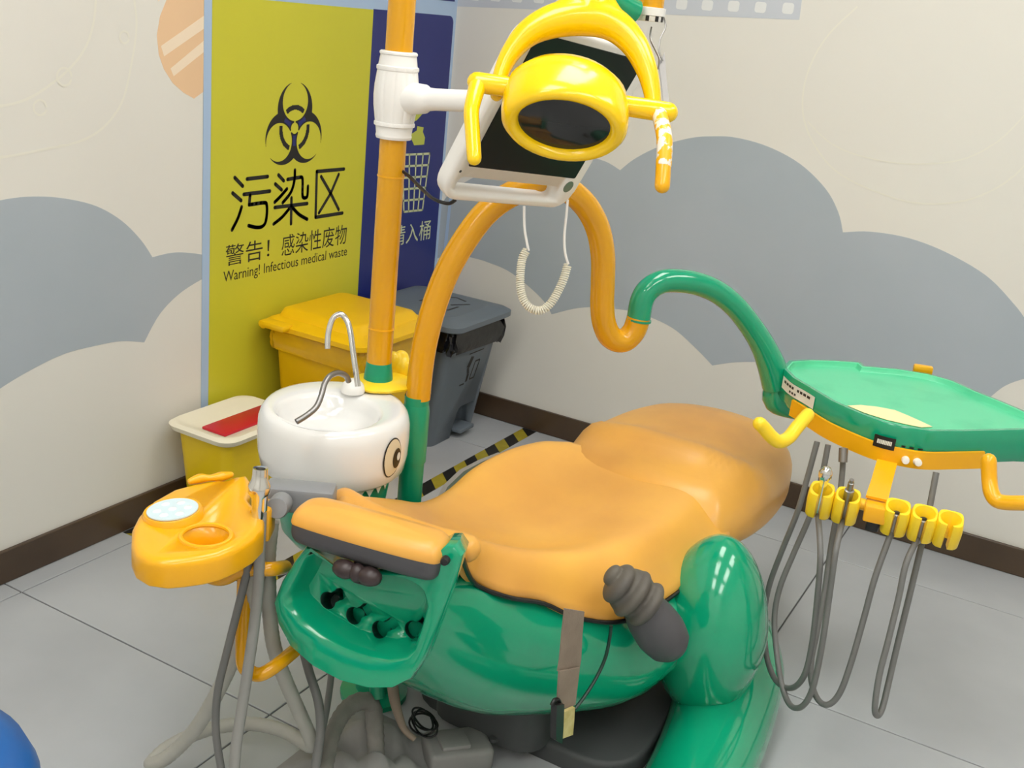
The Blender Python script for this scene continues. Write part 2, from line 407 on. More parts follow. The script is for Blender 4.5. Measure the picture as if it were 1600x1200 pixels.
# faint cream outline bubbles on both walls
def mring(name, pts, wd, wall, off=0.0006):
    n = V((0, -1, 0)) if wall is wl else V((-1, 0, 0)); bm = bmesh.new(); P = [V(p) for p in pts]
    A = []; B = []
    for i, p in enumerate(P):
        t = (P[min(i + 1, len(P) - 1)] - P[max(i - 1, 0)]).normalized(); s = n.cross(t) * wd / 2
        A.append(bm.verts.new(p + s + n * off)); B.append(bm.verts.new(p - s + n * off))
    for i in range(len(P) - 1): bm.faces.new((A[i], A[i + 1], B[i + 1], B[i]))
    return finish(name, bm, 'mural_line', wall, smooth=False)
mring('mural_line', cr([(-1.8587,0,1.0463),(-1.7945,0,1.0495),(-1.7271,0,1.0573),(-1.6203,0,1.071),(-1.5444,0,1.1011),(-1.4846,0,1.1607),(-1.4531,0,1.252),(-1.4357,0,1.3425),(-1.4444,0,1.4158)], 6), 0.006, wl)
mring('mural_line', cr([(-1.8518,0,1.1562),(-1.7882,0,1.1632),(-1.7296,0,1.1819),(-1.6502,0,1.2284),(-1.5948,0,1.2792),(-1.5656,0,1.3374),(-1.5546,0,1.4018)], 6), 0.006, wl)
for q, rx in (((100, 120), 0.020), ((62, 168), 0.017), ((194, 58), 0.014)):
    c = {(100, 120): (-1.6505,0,1.2212), (62, 168): (-1.7191,0,1.1534), (194, 58): (-1.4736,0,1.3144)}[q]
    mring('mural_line', [(c[0] + rx * math.cos(k * math.pi / 12), 0, c[2] + rx * math.sin(k * math.pi / 12)) for k in range(24)], 0.005, wl, 0.0010)
mring('mural_line', cr([(0,-1.3768,1.5804),(0,-1.3016,1.4837),(0,-1.2654,1.369),(0,-1.2768,1.2569),(0,-1.3333,1.1686),(0,-1.4148,1.1035),(0,-1.538,1.0655),(0,-1.6711,1.0534),(0,-1.8063,1.0913),(0,-1.9062,1.1805),(0,-1.9581,1.3116)], 6), 0.005, wr)
mring('mural_line', cr([(0,-1.2939,1.24),(0,-1.3793,1.1849),(0,-1.4803,1.1615),(0,-1.6115,1.1606),(0,-1.7484,1.1925),(0,-1.8371,1.2596),(0,-1.8984,1.3557)], 6), 0.004, wr)
a1 = cr([(0,0.0261,0.6987),(0,-0.0268,0.8037),(-0,-0.1427,0.8927),(0,-0.2832,0.9534),(0,-0.4319,1.0026),(0,-0.5533,1.0252),(0,-0.6387,1.0208),(0,-0.6989,1)], 5)
a2 = cr([(0,-0.6989,1),(0,-0.7463,1.0455),(0,-0.826,1.0971),(0,-0.9248,1.1379),(0,-0.9986,1.1544),(0,-1.0787,1.1616),(0,-1.1854,1.1491),(0,-1.2942,1.1122),(0,-1.386,1.0502),(0,-1.438,0.9861),(0,-1.4631,0.929)], 5)
a3 = cr([(0,-1.4631,0.929),(0,-1.5434,0.9458),(0,-1.6568,0.9472),(0,-1.772,0.9247),(0,-1.8892,0.8808),(0,-1.9728,0.8217),(0,-2.0305,0.7673),(0,-2.1141,0.6611),(0,-2.1774,0.5398)], 5)
b1 = cr([(0,-2.1774,0.5398),(0,-2.1207,0.6335),(0,-2.0586,0.6038),(0,-2.0136,0.5702),(0,-1.9839,0.5281)], 5)
b2 = cr([(0,-1.9839,0.5281),(0,-1.8967,0.3585),(0,-1.767,0.4283),(0,-1.6008,0.4696),(0,-1.4364,0.4709),(0,-1.3093,0.4677),(0,-1.2038,0.4438),(0,-1.1257,0.4131)], 5)
b3 = cr([(0,-1.1257,0.4131),(0,-1.0613,0.4564),(0,-0.9646,0.5086),(0,-0.8424,0.5311),(0,-0.7212,0.525),(0,-0.6115,0.5008),(0,-0.5065,0.4538)], 5)
b4 = cr([(0,-0.5065,0.4538),(0,-0.4554,0.5048),(0,-0.3277,0.5689),(0,-0.2245,0.589),(0,-0.1463,0.5929),(-0,-0.0765,0.5841),(0,0.0073,0.5579)], 5)
mural('mural_cloud', a1 + a2[1:] + a3[1:] + b1[1:] + b2[1:] + b3[1:] + b4[1:], 'cloud', wr)
mural('mural_film_strip', [(0,-0.0007,1.4634),(0,-1.2136,1.5283),(0,-1.2069,1.6558),(0,0.0138,1.6097)], 'film', wr)
for i in range(14):
    q = [(V(a) * (1 - i / 13) + V(b) * (i / 13)) for a, b in zip([(-0,-0.0458,1.5158),(0,-0.09,1.5182),(0,-0.0929,1.4902),(0,-0.0487,1.4876)], [(0,-1.1523,1.5723),(0,-1.1894,1.5735),(0,-1.1951,1.5431),(0,-1.1581,1.5407)])]
    q = [V((-0.0007, p.y, p.z)) for p in q]
    c = sum(q, V((0, 0, 0))) / 4; w_ = abs(q[1].y - q[0].y) * 0.47; h_ = abs(q[0].z - q[3].z) * 0.5
    s = 0.2 + 0.8 * abs(i - 7) / 7
    pts = [V((-0.0007, c.y - x, c.z + z)) for x, z in rrect(-w_, -h_, w_, h_, min(w_, h_) * 0.55)]
    flat('mural_film_hole', pts, 'mural_white', wr, 0.0004, (-1, 0, 0))

# ---------------------------------------------------------------- waste-sorting poster on the left wall
po = thing('wall_poster', 'tall printed poster on left wall, lime biohazard panel beside navy panel', 'poster', (-0.6, 0, 0.09))
def wq(x0, z0, x1, z1, y): return [(x0, y, z0), (x1, y, z0), (x1, y, z1), (x0, y, z1)]
flat('backing_film', wq(-1.212, 0.09, -0.0005, 2.15, -0.001), 'poster_blue', po, 0.001)
flat('lime_panel', wq(-1.184, 0.10, -0.486, 1.428, -0.0022), 'poster_yellow', po, 0.0006)
nv = [(-0.486, 0.10), (-0.018, 0.10)] + [(-0.018 - 0.025 + 0.025 * math.cos(a * math.pi / 12), 1.405 + 0.025 * math.sin(a * math.pi / 12)) for a in range(7)] + [(-0.486, 1.43)]
flat('navy_panel', [(x, -0.0022, z) for x, z in nv], 'poster_navy', po, 0.0006)
flat('navy_panel', [(x, -0.0022, z) for x, z in ((-0.486, 1.478), (-0.02, 1.478), (-0.02, 2.1), (-0.486, 2.1))], 'poster_navy', po, 0.0006)
def add_stroke(bm, pts, wd, y):
    P = [V((p[0], y, p[2])) for p in pts]
    for a, b in zip(P, P[1:]):
        t = (b - a).normalized(); s = V((0, -1, 0)).cross(t) * wd / 2
        bm.faces.new([bm.verts.new(q) for q in (a + s, b + s, b - s, a - s)])
    for c in P:
        bm.faces.new([bm.verts.new(c + V((math.cos(k * math.pi / 5) * wd / 2, 0, math.sin(k * math.pi / 5) * wd / 2))) for k in range(10)])
S = 0.0115
bm = bmesh.new()
for q, sm in (([(-1.0907,-0.003,0.9473),(-1.0578,-0.003,0.9205)], 1), ([(-1.0982,-0.003,0.9042),(-1.0632,-0.003,0.8797)], 1), ([(-1.0605,-0.003,0.861),(-1.0749,-0.003,0.8301),(-1.0979,-0.003,0.7988)], 4), ([(-1.041,-0.003,0.9395),(-0.9539,-0.003,0.94)], 1),
              ([(-1.0528,-0.003,0.8965),(-0.9429,-0.003,0.8962)], 1), ([(-1.0264,-0.003,0.8917),(-1.0299,-0.003,0.8642)], 1), ([(-1.0299,-0.003,0.8642),(-0.9669,-0.003,0.8644),(-0.9552,-0.003,0.8563),(-0.9533,-0.003,0.8313),(-0.9587,-0.003,0.8048),(-0.9735,-0.003,0.7937),(-0.9986,-0.003,0.7944),(-1.0303,-0.003,0.8034)], 4)):
    add_stroke(bm, cr(q, sm) if sm > 1 else q, S, -0.0032)
finish('headline_character', bm, 'ink_black', po, smooth=False)
bm = bmesh.new()
for q, sm in (([(-0.9076,-0.003,0.9413),(-0.8832,-0.003,0.922)], 1), ([(-0.9205,-0.003,0.9155),(-0.8914,-0.003,0.8956)], 1), ([(-0.8676,-0.003,0.8968),(-0.8953,-0.003,0.8768),(-0.9205,-0.003,0.8615)], 4), ([(-0.8666,-0.003,0.9249),(-0.8059,-0.003,0.9273)], 1),
              ([(-0.8059,-0.003,0.9273),(-0.7971,-0.003,0.9202),(-0.7954,-0.003,0.8743),(-0.7908,-0.003,0.8634),(-0.7782,-0.003,0.8619),(-0.7715,-0.003,0.8689),(-0.7707,-0.003,0.8968)], 3), ([(-0.8341,-0.003,0.9503),(-0.8357,-0.003,0.9167),(-0.8501,-0.003,0.884),(-0.8848,-0.003,0.8565)], 4), ([(-0.9198,-0.003,0.8455),(-0.771,-0.003,0.843)], 1),
              ([(-0.8458,-0.003,0.8674),(-0.8437,-0.003,0.7877)], 1), ([(-0.8539,-0.003,0.8357),(-0.8852,-0.003,0.8129),(-0.9224,-0.003,0.7959)], 4), ([(-0.8378,-0.003,0.8357),(-0.8069,-0.003,0.8121),(-0.7681,-0.003,0.7936)], 4)):
    add_stroke(bm, cr(q, sm) if sm > 1 else q, S, -0.0032)
finish('headline_character', bm, 'ink_black', po, smooth=False)
bm = bmesh.new()
for q in ([(-0.5958,-0.003,0.9371),(-0.7311,-0.003,0.9389)], [(-0.7311,-0.003,0.9389),(-0.7281,-0.003,0.7954)], [(-0.7281,-0.003,0.7954),(-0.5928,-0.003,0.7948)], [(-0.7093,-0.003,0.9217),(-0.658,-0.003,0.8648),(-0.6132,-0.003,0.8081)], [(-0.6219,-0.003,0.922),(-0.658,-0.003,0.8648),(-0.7122,-0.003,0.8079)]):
    add_stroke(bm, q, S, -0.0032)
finish('headline_character', bm, 'ink_black', po, smooth=False)
a = (-1.1226,-0.003,0.694); b = (-0.928,-0.003,0.6929); text('lettering', '警告！', (a[0], -0.0032, 0.694), 0.185, 'ink_black', po, height=0.062)
text('lettering', '感染性废物', (-0.883, -0.0032, 0.690), 0.318, 'ink_black', po, height=0.066)
text('lettering', 'Warning! Infectious medical waste', (-1.130, -0.0032, 0.640), 0.572, 'ink_black', po, height=0.041)
text('lettering', '请入桶', (-0.302, -0.0032, 0.644), 0.238, 'ink_pale', po, height=0.072)
# biohazard sign as marched cells
def inside(x, y):
    r = math.hypot(x, y); res = -99
    for k in range(3):
        a = k * 2 * math.pi / 3; xr = x * math.cos(a) + y * math.sin(a); yr = -x * math.sin(a) + y * math.cos(a)
        f = 15 - math.hypot(xr, yr - 11)
        if yr > 11: f = min(f, abs(xr) - 3.4)
        res = max(res, f)
        ring = min(13.4 - r, r - 10.2, 9.6 - math.hypot(xr, yr - 15)); 
        if ring > 0: return ring
    for k in range(3):
        a = k * 2 * math.pi / 3; xr = x * math.cos(a) + y * math.sin(a); yr = -x * math.sin(a) + y * math.cos(a)
        res = min(res, math.hypot(xr, yr - 15) - 10.9)
        if yr > 0: res = min(res, abs(xr) - 0.55) if yr < 6 else res
    return min(res, r - 3.2)
bm = bmesh.new(); st = 0.42; cx, cz, sc_ = -0.842, 1.075, 0.00515
for i in range(-62, 63):
    for j in range(-52, 64):
        c = [(i * st, j * st), ((i + 1) * st, j * st), ((i + 1) * st, (j + 1) * st), (i * st, (j + 1) * st)]
        f = [inside(*p) for p in c]
        if max(f) <= 0: continue
        poly = []
        for q in range(4):
            p0, p1, f0, f1 = c[q], c[(q + 1) % 4], f[q], f[(q + 1) % 4]
            if f0 > 0: poly.append(p0)
            if (f0 > 0) != (f1 > 0):
                t = f0 / (f0 - f1); poly.append((p0[0] + (p1[0] - p0[0]) * t, p0[1] + (p1[1] - p0[1]) * t))
        if len(poly) >= 3:
            fc = bm.faces.new([bm.verts.new((cx + p[0] * sc_, -0.0032, cz + p[1] * sc_)) for p in poly])
            fc.material_index = 1 if (math.hypot(c[0][0], c[0][1]) < 10.2 and min(f) > 0.7) else 0
bmesh.ops.remove_doubles(bm, verts=bm.verts, dist=1e-6)
finish('biohazard_symbol', bm, ['ink_black', 'ink_navy'], po, smooth=False)
flat('hand_icon', [(-0.2448,-0.003,1.0966),(-0.1675,-0.003,1.1011),(-0.2038,-0.003,1.0781),(-0.2455,-0.003,1.0708)], 'ink_lime', po, 0.0003)
flat('hand_icon', [(-0.4015,-0.003,1.1463),(-0.2538,-0.003,1.1396),(-0.246,-0.003,1.0751),(-0.3117,-0.003,1.056),(-0.3802,-0.003,1.0794)], 'ink_lime', po, 0.0003)
flat('litter_icon', [(-0.2557,-0.003,1.0279),(-0.2219,-0.003,1.0352),(-0.1994,-0.003,1.0431),(-0.1974,-0.003,1.0583),(-0.1571,-0.003,1.0524),(-0.1611,-0.003,1.0371),(-0.1444,-0.003,1.0165),(-0.1473,-0.003,0.9921),(-0.2088,-0.003,0.9929),(-0.2247,-0.003,1.0113)], 'ink_lime', po, 0.0003)
bm = bmesh.new(); c0, c1, c2, c3 = [V(p) for p in [(-0.2748,-0.003,0.9636),(-0.1062,-0.003,0.9584),(-0.1269,-0.003,0.7577),(-0.2437,-0.003,0.7627)]]
for i in range(6):
    t = i / 5; add_stroke(bm, [c0.lerp(c3, t), c1.lerp(c2, t)], 0.0075, -0.0032)
for i in range(5):
    t = i / 4; add_stroke(bm, [c0.lerp(c1, t), c3.lerp(c2, t)], 0.0075, -0.0032)
finish('bin_icon', bm, 'ink_pale', po, smooth=False)
# thin blue edge profile of the poster beside the corner
flat('edge_strip', [(-0.0012,-0.0347,0.817),(-0.0012,-0.0458,0.8188),(-0.0012,-0.0386,0.448),(-0.0012,-0.0215,0.4443)], 'poster_blue', po, 0.0006, (-1, 0, 0))

# ---------------------------------------------------------------- hazard tape on the floor
tp = thing('floor_tape', 'black and yellow striped hazard tape stuck around the bins on the floor', 'tape', (-0.75, -0.48, 0))
def tape(name, a, b, wd):
    a = V(a); b = V(b); d = (b - a); L = d.length; d.normalize(); n = V((-d.y, d.x, 0)); bm = bmesh.new()
    sw = 0.068; k = 0; s = -wd
    while s < L:
        f = []
        for (u_, v_) in ((s, 0), (s + sw, 0), (s + sw + wd, 1), (s + wd, 1)):
            uu = min(max(u_, 0), L); f.append(a + d * uu + n * ((v_ - 0.5) * wd) + V((0, 0, 0.0012)))
        try:
            if len({tuple(round(c, 4) for c in p) for p in f}) > 3:
                fc = bm.faces.new([bm.verts.new(p) for p in f]); fc.material_index = k % 2
                r = bmesh.ops.extrude_face_region(bm, geom=[fc]); 
                for v in [g for g in r['geom'] if isinstance(g, bmesh.types.BMVert)]: v.co.z -= 0.0011
        except ValueError: pass
        s += sw; k += 1
    return finish(name, bm, ['tape_black', 'tape_yellow'], tp, smooth=False)
tape('tape_run', (-1.52, -0.478, 0), (-0.013, -0.478, 0), 0.055)
tape('tape_run', (-1.487, -0.013, 0), (-1.487, -0.452, 0), 0.055)

# ---------------------------------------------------------------- yellow medical waste bin
yb = thing('waste_bin', 'yellow plastic medical waste bin with hinged lid and yellow liner', 'bin', (-0.79, -0.2, 0))
bm = bmesh.new()
rr = lambda x0, y0, x1, y1, z, r=0.03: [(x, y, z) for x, y in rrect(x0, y0, x1, y1, r)]
add_loft(bm, [rr(-0.90, -0.31, -0.64, -0.05, 0.0), rr(-0.905, -0.315, -0.635, -0.048, 0.03), rr(-0.955, -0.37, -0.60, -0.04, 0.485), rr(-0.965, -0.38, -0.59, -0.035, 0.487), rr(-0.965, -0.38, -0.59, -0.035, 0.50)])
finish('body', bm, 'bin_yellow', yb)
bm = bmesh.new()
R_ = []
for k, (e, z) in enumerate(((0.002, 0.497), (0.005, 0.480), (0.007, 0.465), (0.005, 0.45), (0.003, 0.435))):
    base = rrect(-0.965 - e, -0.38 - e, -0.59 + e, -0.035 + e * 0.3, 0.03, 8); n = len(base)
    R_.append([(x + 0.004 * math.sin(i * 1.7 + k), y + 0.005 * math.sin(i * 2.3 + k * 2), z - (0.012 * abs(math.sin(i * 0.55 + 1)) + 0.065 * max(0, min(1, (-0.1 - y) / 0.25)) * max(0, min(1, (x + 0.95) / 0.2))) * (k / 4)) for i, (x, y) in enumerate(base)])
add_loft(bm, R_, cap=(False, False)); finish('bin_liner', bm, 'bag_yellow', yb)
bm = bmesh.new()
add_loft(bm, [rr(-0.99, -0.405, -0.575, -0.025, 0.496, 0.035), rr(-0.995, -0.41, -0.57, -0.022, 0.500, 0.035), rr(-0.995, -0.41, -0.57, -0.022, 0.514, 0.035), rr(-0.975, -0.385, -0.59, -0.03, 0.522, 0.03),
              rr(-0.945, -0.355, -0.61, -0.04, 0.526, 0.03), rr(-0.93, -0.34, -0.625, -0.045, 0.545, 0.03), rr(-0.915, -0.32, -0.64, -0.055, 0.549, 0.03)])
lid = finish('lid', bm, 'bin_yellow', yb)
tube('hinge', [(-0.995, -0.035, 0.505), (-0.57, -0.035, 0.505)], 0.014, 'bin_yellow', lid, smooth=1)
rbox('handle', (-1.0, -0.09, 0.515), (0.05, 0.10, 0.022), 'bin_yellow', lid, bev=0.009)
# ---------------------------------------------------------------- grey pedal bin
gb = thing('pedal_bin', 'slate grey pedal waste bin in the corner with black liner', 'bin', (-0.28, -0.18, 0))
bm = bmesh.new()
add_loft(bm, [rr(-0.42, -0.30, -0.135, -0.06, 0.0), rr(-0.425, -0.305, -0.13, -0.055, 0.03), rr(-0.50, -0.40, -0.165, -0.04, 0.45), rr(-0.50, -0.40, -0.165, -0.04, 0.47)])
gbody = finish('body', bm, 'bin_grey', gb)
# pedal recess cut into the front
bm = bmesh.new(); add_rbox(bm, (-0.235, -0.33, 0.045), (0.115, 0.12, 0.16), 0.02); cut = finish('cutter', bm, 'bin_grey')
md = gbody.modifiers.new('recess', 'BOOLEAN'); md.operation = 'DIFFERENCE'; md.object = cut; md.solver = 'EXACT'
me = evaluated(gbody); gbody.modifiers.clear(); gbody.data = me; me.name = 'body'; bpy.data.objects.remove(cut)
rbox('pedal', (-0.235, -0.300, 0.03), (0.095, 0.075, 0.016), 'bin_grey', gb, bev=0.005)
bm = bmesh.new(); R_ = []
for k, (e, z) in enumerate(((0.003, 0.475), (0.010, 0.45), (0.014, 0.43), (0.011, 0.405), (0.006, 0.385))):
    base = rrect(-0.50 - e, -0.40 - e, -0.165 + e, -0.04 + e * 0.3, 0.03, 8)
    R_.append([(x + 0.005 * math.sin(i * 1.9 + k), y + 0.005 * math.sin(i * 2.1 + k * 2), z - (0.022 * abs(math.sin(i * 0.5)) + 0.012 * math.sin(i * 0.23)) * (k / 4)) for i, (x, y) in enumerate(base)])
add_loft(bm, R_, cap=(False, False)); finish('bin_liner', bm, 'bag_black', gb)
bm = bmesh.new()
add_loft(bm, [rr(-0.545, -0.445, -0.175, -0.045, 0.470, 0.045), rr(-0.55, -0.45, -0.17, -0.04, 0.474, 0.045), rr(-0.55, -0.45, -0.17, -0.04, 0.490, 0.045), rr(-0.535, -0.435, -0.185, -0.05, 0.499, 0.04),
              rr(-0.515, -0.41, -0.205, -0.06, 0.501, 0.04), rr(-0.505, -0.40, -0.215, -0.07, 0.508, 0.04), rr(-0.49, -0.385, -0.23, -0.08, 0.508, 0.04)])
lid = finish('lid', bm, 'bin_grey', gb)
for q in ([(-0.46, -0.30), (-0.42, -0.33), (-0.36, -0.33)], [(-0.40, -0.20), (-0.34, -0.20), (-0.34, -0.26)], [(-0.36, -0.30), (-0.30, -0.34)], [(-0.30, -0.22), (-0.26, -0.26), (-0.28, -0.31)]):
    for a, b in zip(q, q[1:]):
        a = V((*a, 0.5082)); b = V((*b, 0.5082)); s = V((-(b - a).y, (b - a).x, 0)).normalized() * 0.004
        flat('emblem_stroke', (a + s, b + s, b - s, a - s), 'ink_black', lid, 0.0005, (0, 0, 1))
# figure-and-bin emblem on the front
def bf(x, z): 
    t = (z - 0.03) / 0.42; return V((x, -0.305 - 0.095 * t - 0.0008, z))
bm = bmesh.new()
def bstroke(q, wd=0.006):
    for a, b in zip(q, q[1:]):
        a = bf(*a); b = bf(*b); s = V((0, -1, 0)).cross((b - a).normalized()) * wd / 2
        bm.faces.new([bm.verts.new(p) for p in (a + s, b + s, b - s, a - s)])
bstroke([(-0.315, 0.29), (-0.31, 0.31), (-0.305, 0.33)], 0.02); bstroke([(-0.315, 0.29), (-0.30, 0.26), (-0.30, 0.23)], 0.014); bstroke([(-0.28, 0.235), (-0.275, 0.305)]); bstroke([(-0.25, 0.235), (-0.245, 0.305)])
bstroke([(-0.28, 0.235), (-0.25, 0.235)]); bstroke([(-0.275, 0.305), (-0.245, 0.305)]); bstroke([(-0.335, 0.345), (-0.24, 0.345)], 0.004); bstroke([(-0.34, 0.225), (-0.31, 0.225)], 0.005)
finish('front_emblem', bm, 'ink_black', gb, smooth=False)
# ---------------------------------------------------------------- sharps container
sh = thing('sharps_container', 'yellow sharps container with cream rim and red flap by left wall', 'container', (-1.26, -0.17, 0))
bm = bmesh.new()
add_loft(bm, [rr(-1.335, -0.225, -1.125, -0.075, 0.0, 0.03), rr(-1.34, -0.23, -1.12, -0.07, 0.02, 0.03), rr(-1.365, -0.25, -1.09, -0.055, 0.285, 0.03)])
finish('body', bm, 'sharps_yellow', sh)
bm = bmesh.new()
add_loft(bm, [rr(-1.37, -0.255, -1.085, -0.05, 0.275, 0.035), rr(-1.385, -0.27, -1.07, -0.035, 0.283, 0.045), rr(-1.39, -0.275, -1.065, -0.03, 0.297, 0.045), rr(-1.38, -0.265, -1.075, -0.04, 0.305, 0.045), rr(-1.365, -0.25, -1.09, -0.055, 0.303, 0.035), rr(-1.35, -0.235, -1.105, -0.07, 0.292, 0.03)])
finish('lid', bm, 'sharps_rim', sh)
bm = bmesh.new(); add_rbox(bm, (-1.215, -0.175, 0.296), (0.25, 0.085, 0.008), 0.002); finish('flap', bm, 'red', sh)

# ================================================================ dental chair
ch = thing('dental_chair', 'green dinosaur shaped dental chair with amber vinyl seat and legrest', 'chair', (-1.5, -1.33, 0))
# plastic belly under the seat, lofted head to foot
def sect(x, cy, hw, z0, z1, n=28, e=0.75):
    out = []
    for k in range(n):
        a = 2 * math.pi * k / n; c, s = math.cos(a), math.sin(a)
        out.append((x, cy + hw * (1 - 0.16 * max(0, s)) * math.copysign(abs(c) ** e, c), (z0 + z1) / 2 + (z1 - z0) / 2 * math.copysign(abs(s) ** e, s)))
    return out
st = cr([(-2.055, -1.235, 0.06, 0.46, 0.53), (-2.02, -1.24, 0.10, 0.38, 0.55), (-1.95, -1.25, 0.130, 0.28, 0.55), (-1.85, -1.265, 0.172, 0.19, 0.515), (-1.75, -1.28, 0.212, 0.145, 0.47), (-1.62, -1.31, 0.275, 0.120, 0.43), (-1.50, -1.32, 0.300, 0.125, 0.42), (-1.37, -1.325, 0.300, 0.145, 0.42), (-1.20, -1.33, 0.23, 0.22, 0.42), (-1.08, -1.36, 0.14, 0.29, 0.40), (-1.04, -1.37, 0.05, 0.33, 0.37)], 5)
bm = bmesh.new(); add_loft(bm, [sect(*s) for s in st]); finish('body_shell', bm, 'green', ch, angle=60)
# seat and backrest shell: rows head -> foot, columns far -> near
rows = [
 [(-1.985,-1.095,.612),(-1.985,-1.12,.628),(-1.99,-1.20,.612),(-1.99,-1.29,.612),(-1.985,-1.355,.625),(-2.0285,-1.388,0.6353)],
 [(-1.90,-1.09,.575),(-1.90,-1.115,.595),(-1.90,-1.20,.572),(-1.90,-1.29,.572),(-1.905,-1.345,.588),(-1.9198,-1.3571,0.525)],
 [(-1.80,-1.085,.53),(-1.80,-1.11,.552),(-1.80,-1.20,.525),(-1.80,-1.30,.525),(-1.825,-1.365,.545),(-1.8652,-1.3989,0.488)],
 [(-1.69,-1.07,.475),(-1.69,-1.10,.505),(-1.69,-1.20,.478),(-1.69,-1.32,.478),(-1.735,-1.405,.512),(-1.7866,-1.4332,0.452)],
 [(-1.57,-1.055,.445),(-1.57,-1.09,.488),(-1.57,-1.20,.452),(-1.57,-1.34,.450),(-1.63,-1.455,.488),(-1.7244,-1.481,0.41)],
 [(-1.45,-1.05,.455),(-1.45,-1.085,.502),(-1.45,-1.20,.455),(-1.45,-1.34,.448),(-1.52,-1.485,.478),(-1.6387,-1.5393,0.385)],
 [(-1.33,-1.06,.455),(-1.33,-1.095,.508),(-1.33,-1.21,.468),(-1.33,-1.35,.456),(-1.39,-1.50,.470),(-1.4918,-1.5746,0.38)],
 [(-1.23,-1.08,.445),(-1.22,-1.115,.502),(-1.22,-1.22,.482),(-1.22,-1.36,.475),(-1.27,-1.51,.470),(-1.3273,-1.5951,0.395)],
 [(-1.175,-1.11,.430),(-1.155,-1.14,.488),(-1.15,-1.23,.490),(-1.165,-1.37,.488),(-1.185,-1.50,.478),(-1.2015,-1.5991,0.415)],
]
seat = grid_shell('seat', rows, 'upholstery', ch, 6, 6, 0.028)
hem = [r[-1] for r in rows]
tube('hem_gap_shade', [(p[0], p[1] - 0.001, p[2] - 0.012) for p in hem], 0.0045, 'black', ch, seg=8, smooth=5)  # dark gap under the hem, drawn as a thin black tube
# darker worn hollow on the backrest
# leg rest
def lr(x, y, z):
    t = min(max((x + 1.22) / 0.6, 0), 1)
    s = (y + 1.38) / 0.23
    drop = -0.018 * s * s - 0.03 * max(t - 0.75, 0) * 4 * 0.5 - (0.03 * max(0, 0.28 - t) / 0.28)
    drop += 0.016 * math.exp(-((x + 1.085 - 0.05 * s * s) / 0.030) ** 2)
    return (x, y, z + (drop if z > 0.42 else 0) - (0.02 * t if z < 0.42 else 0))
outl = [p for p in cr([(-1.24, -1.15), (-1.10, -1.125), (-0.95, -1.13), (-0.80, -1.165), (-0.69, -1.24), (-0.64, -1.34), (-0.632, -1.46), (-0.665, -1.56), (-0.76, -1.615), (-0.92, -1.635), (-1.08, -1.63), (-1.20, -1.60), (-1.24, -1.56), (-1.245, -1.36)], 4, closed=True)]
pillow('legrest', outl, 0.365, 0.525, 'upholstery_worn', ch, r0=0.03, r1=0.085, seg=6, to=lr, crown=0.018, angle=80, soft=True)
bm = bmesh.new(); add_rbox(bm, (-1.16, -1.50, 0.405), (0.10, 0.16, 0.035), 0.012); finish('hinge_plate', bm, 'unit_grey', ch)
# headrest
hr = thing('x', None, None, (0, 0, 0)); bpy.data.objects.remove(hr)
hx = V((0.05, -0.27, -0.006)).normalized(); hz = V((0.05, 0.0, 1.0)); hz = (hz - hx * hz.dot(hx)).normalized(); hy = hz.cross(hx)
ho = V((-2.085, -1.250, 0.637))
to = lambda x, y, z: ho + hx * x + hy * y + hz * z
ho2 = [(-0.130, -0.048), (-0.110, -0.058), (-0.06, -0.062), (0.0, -0.063), (0.06, -0.062), (0.112, -0.057), (0.132, -0.045), (0.136, 0.0), (0.128, 0.036), (0.1, 0.052), (0.0, 0.056), (-0.1, 0.052), (-0.128, 0.036), (-0.136, 0.0)]
hp = [(x, y * 0.8) for x, y in cr(ho2, 3, closed=True)]
head = pillow('headrest', hp, -0.002, 0.032, 'upholstery', ch, r0=0.004, r1=0.027, seg=5, to=to, crown=0.006, angle=80, soft=True)
pillow('headrest_shell', [(x * 0.99, y * 0.99) for x, y in hp], -0.038, 0.0, 'grey_dark', head, r0=0.022, r1=0.0, to=to, angle=60, soft=True)
# backrest end roll behind the headrest
tube('backrest_roll', [(-1.965, -1.10, 0.606), (-1.98, -1.18, 0.60), (-1.98, -1.29, 0.60), (-1.965, -1.36, 0.602)], [0.025, 0.028, 0.028, 0.025], 'upholstery', ch, seg=16, round_caps=True)
# neck bracket and wing knob under the headrest
kb = rbox('neck_bracket', to(0.005, -0.025, -0.05), (0.035, 0.03, 0.05), 'black', ch, bev=0.006, ex=hx, ey=hy)
bm = bmesh.new()
kc = V((-2.1351,-1.2594,0.5911))
for s in (-1, 1): add_ellipsoid(bm, kc + hx * 0.022 * s, (0.022, 0.016, 0.016), hx, hy, 14, 8)
add_ellipsoid(bm, kc, (0.014, 0.014, 0.016), hx, hy, 12, 8); finish('wing_knob', bm, 'knob', ch)
# instrument holder panel below the headrest
pd = V((-0.93, -0.22, 0.02)).normalized()
outer = [V(p) for p in [(-2.1025,-1.1373,0.5926),(-2.1055,-1.1165,0.5574),(-2.1085,-1.0955,0.5166),(-2.1105,-1.0818,0.4723),(-2.1088,-1.0935,0.4352),(-2.1051,-1.1192,0.4012),(-2.0982,-1.1676,0.3772),(-2.0904,-1.2222,0.3674),(-2.0825,-1.2775,0.3711),(-2.0761,-1.3225,0.3868),(-2.0716,-1.3536,0.4152),(-2.0691,-1.3714,0.456),(-2.0671,-1.3851,0.5127),(-2.065,-1.3999,0.5768),(-2.0635,-1.4107,0.63),(-2.063,-1.414,0.6538),(-2.0649,-1.4005,0.6681),(-2.0671,-1.3854,0.6637),(-2.0686,-1.3745,0.6354),(-2.0719,-1.3518,0.609),(-2.0829,-1.2749,0.5861),(-2.0929,-1.2044,0.5712)]]
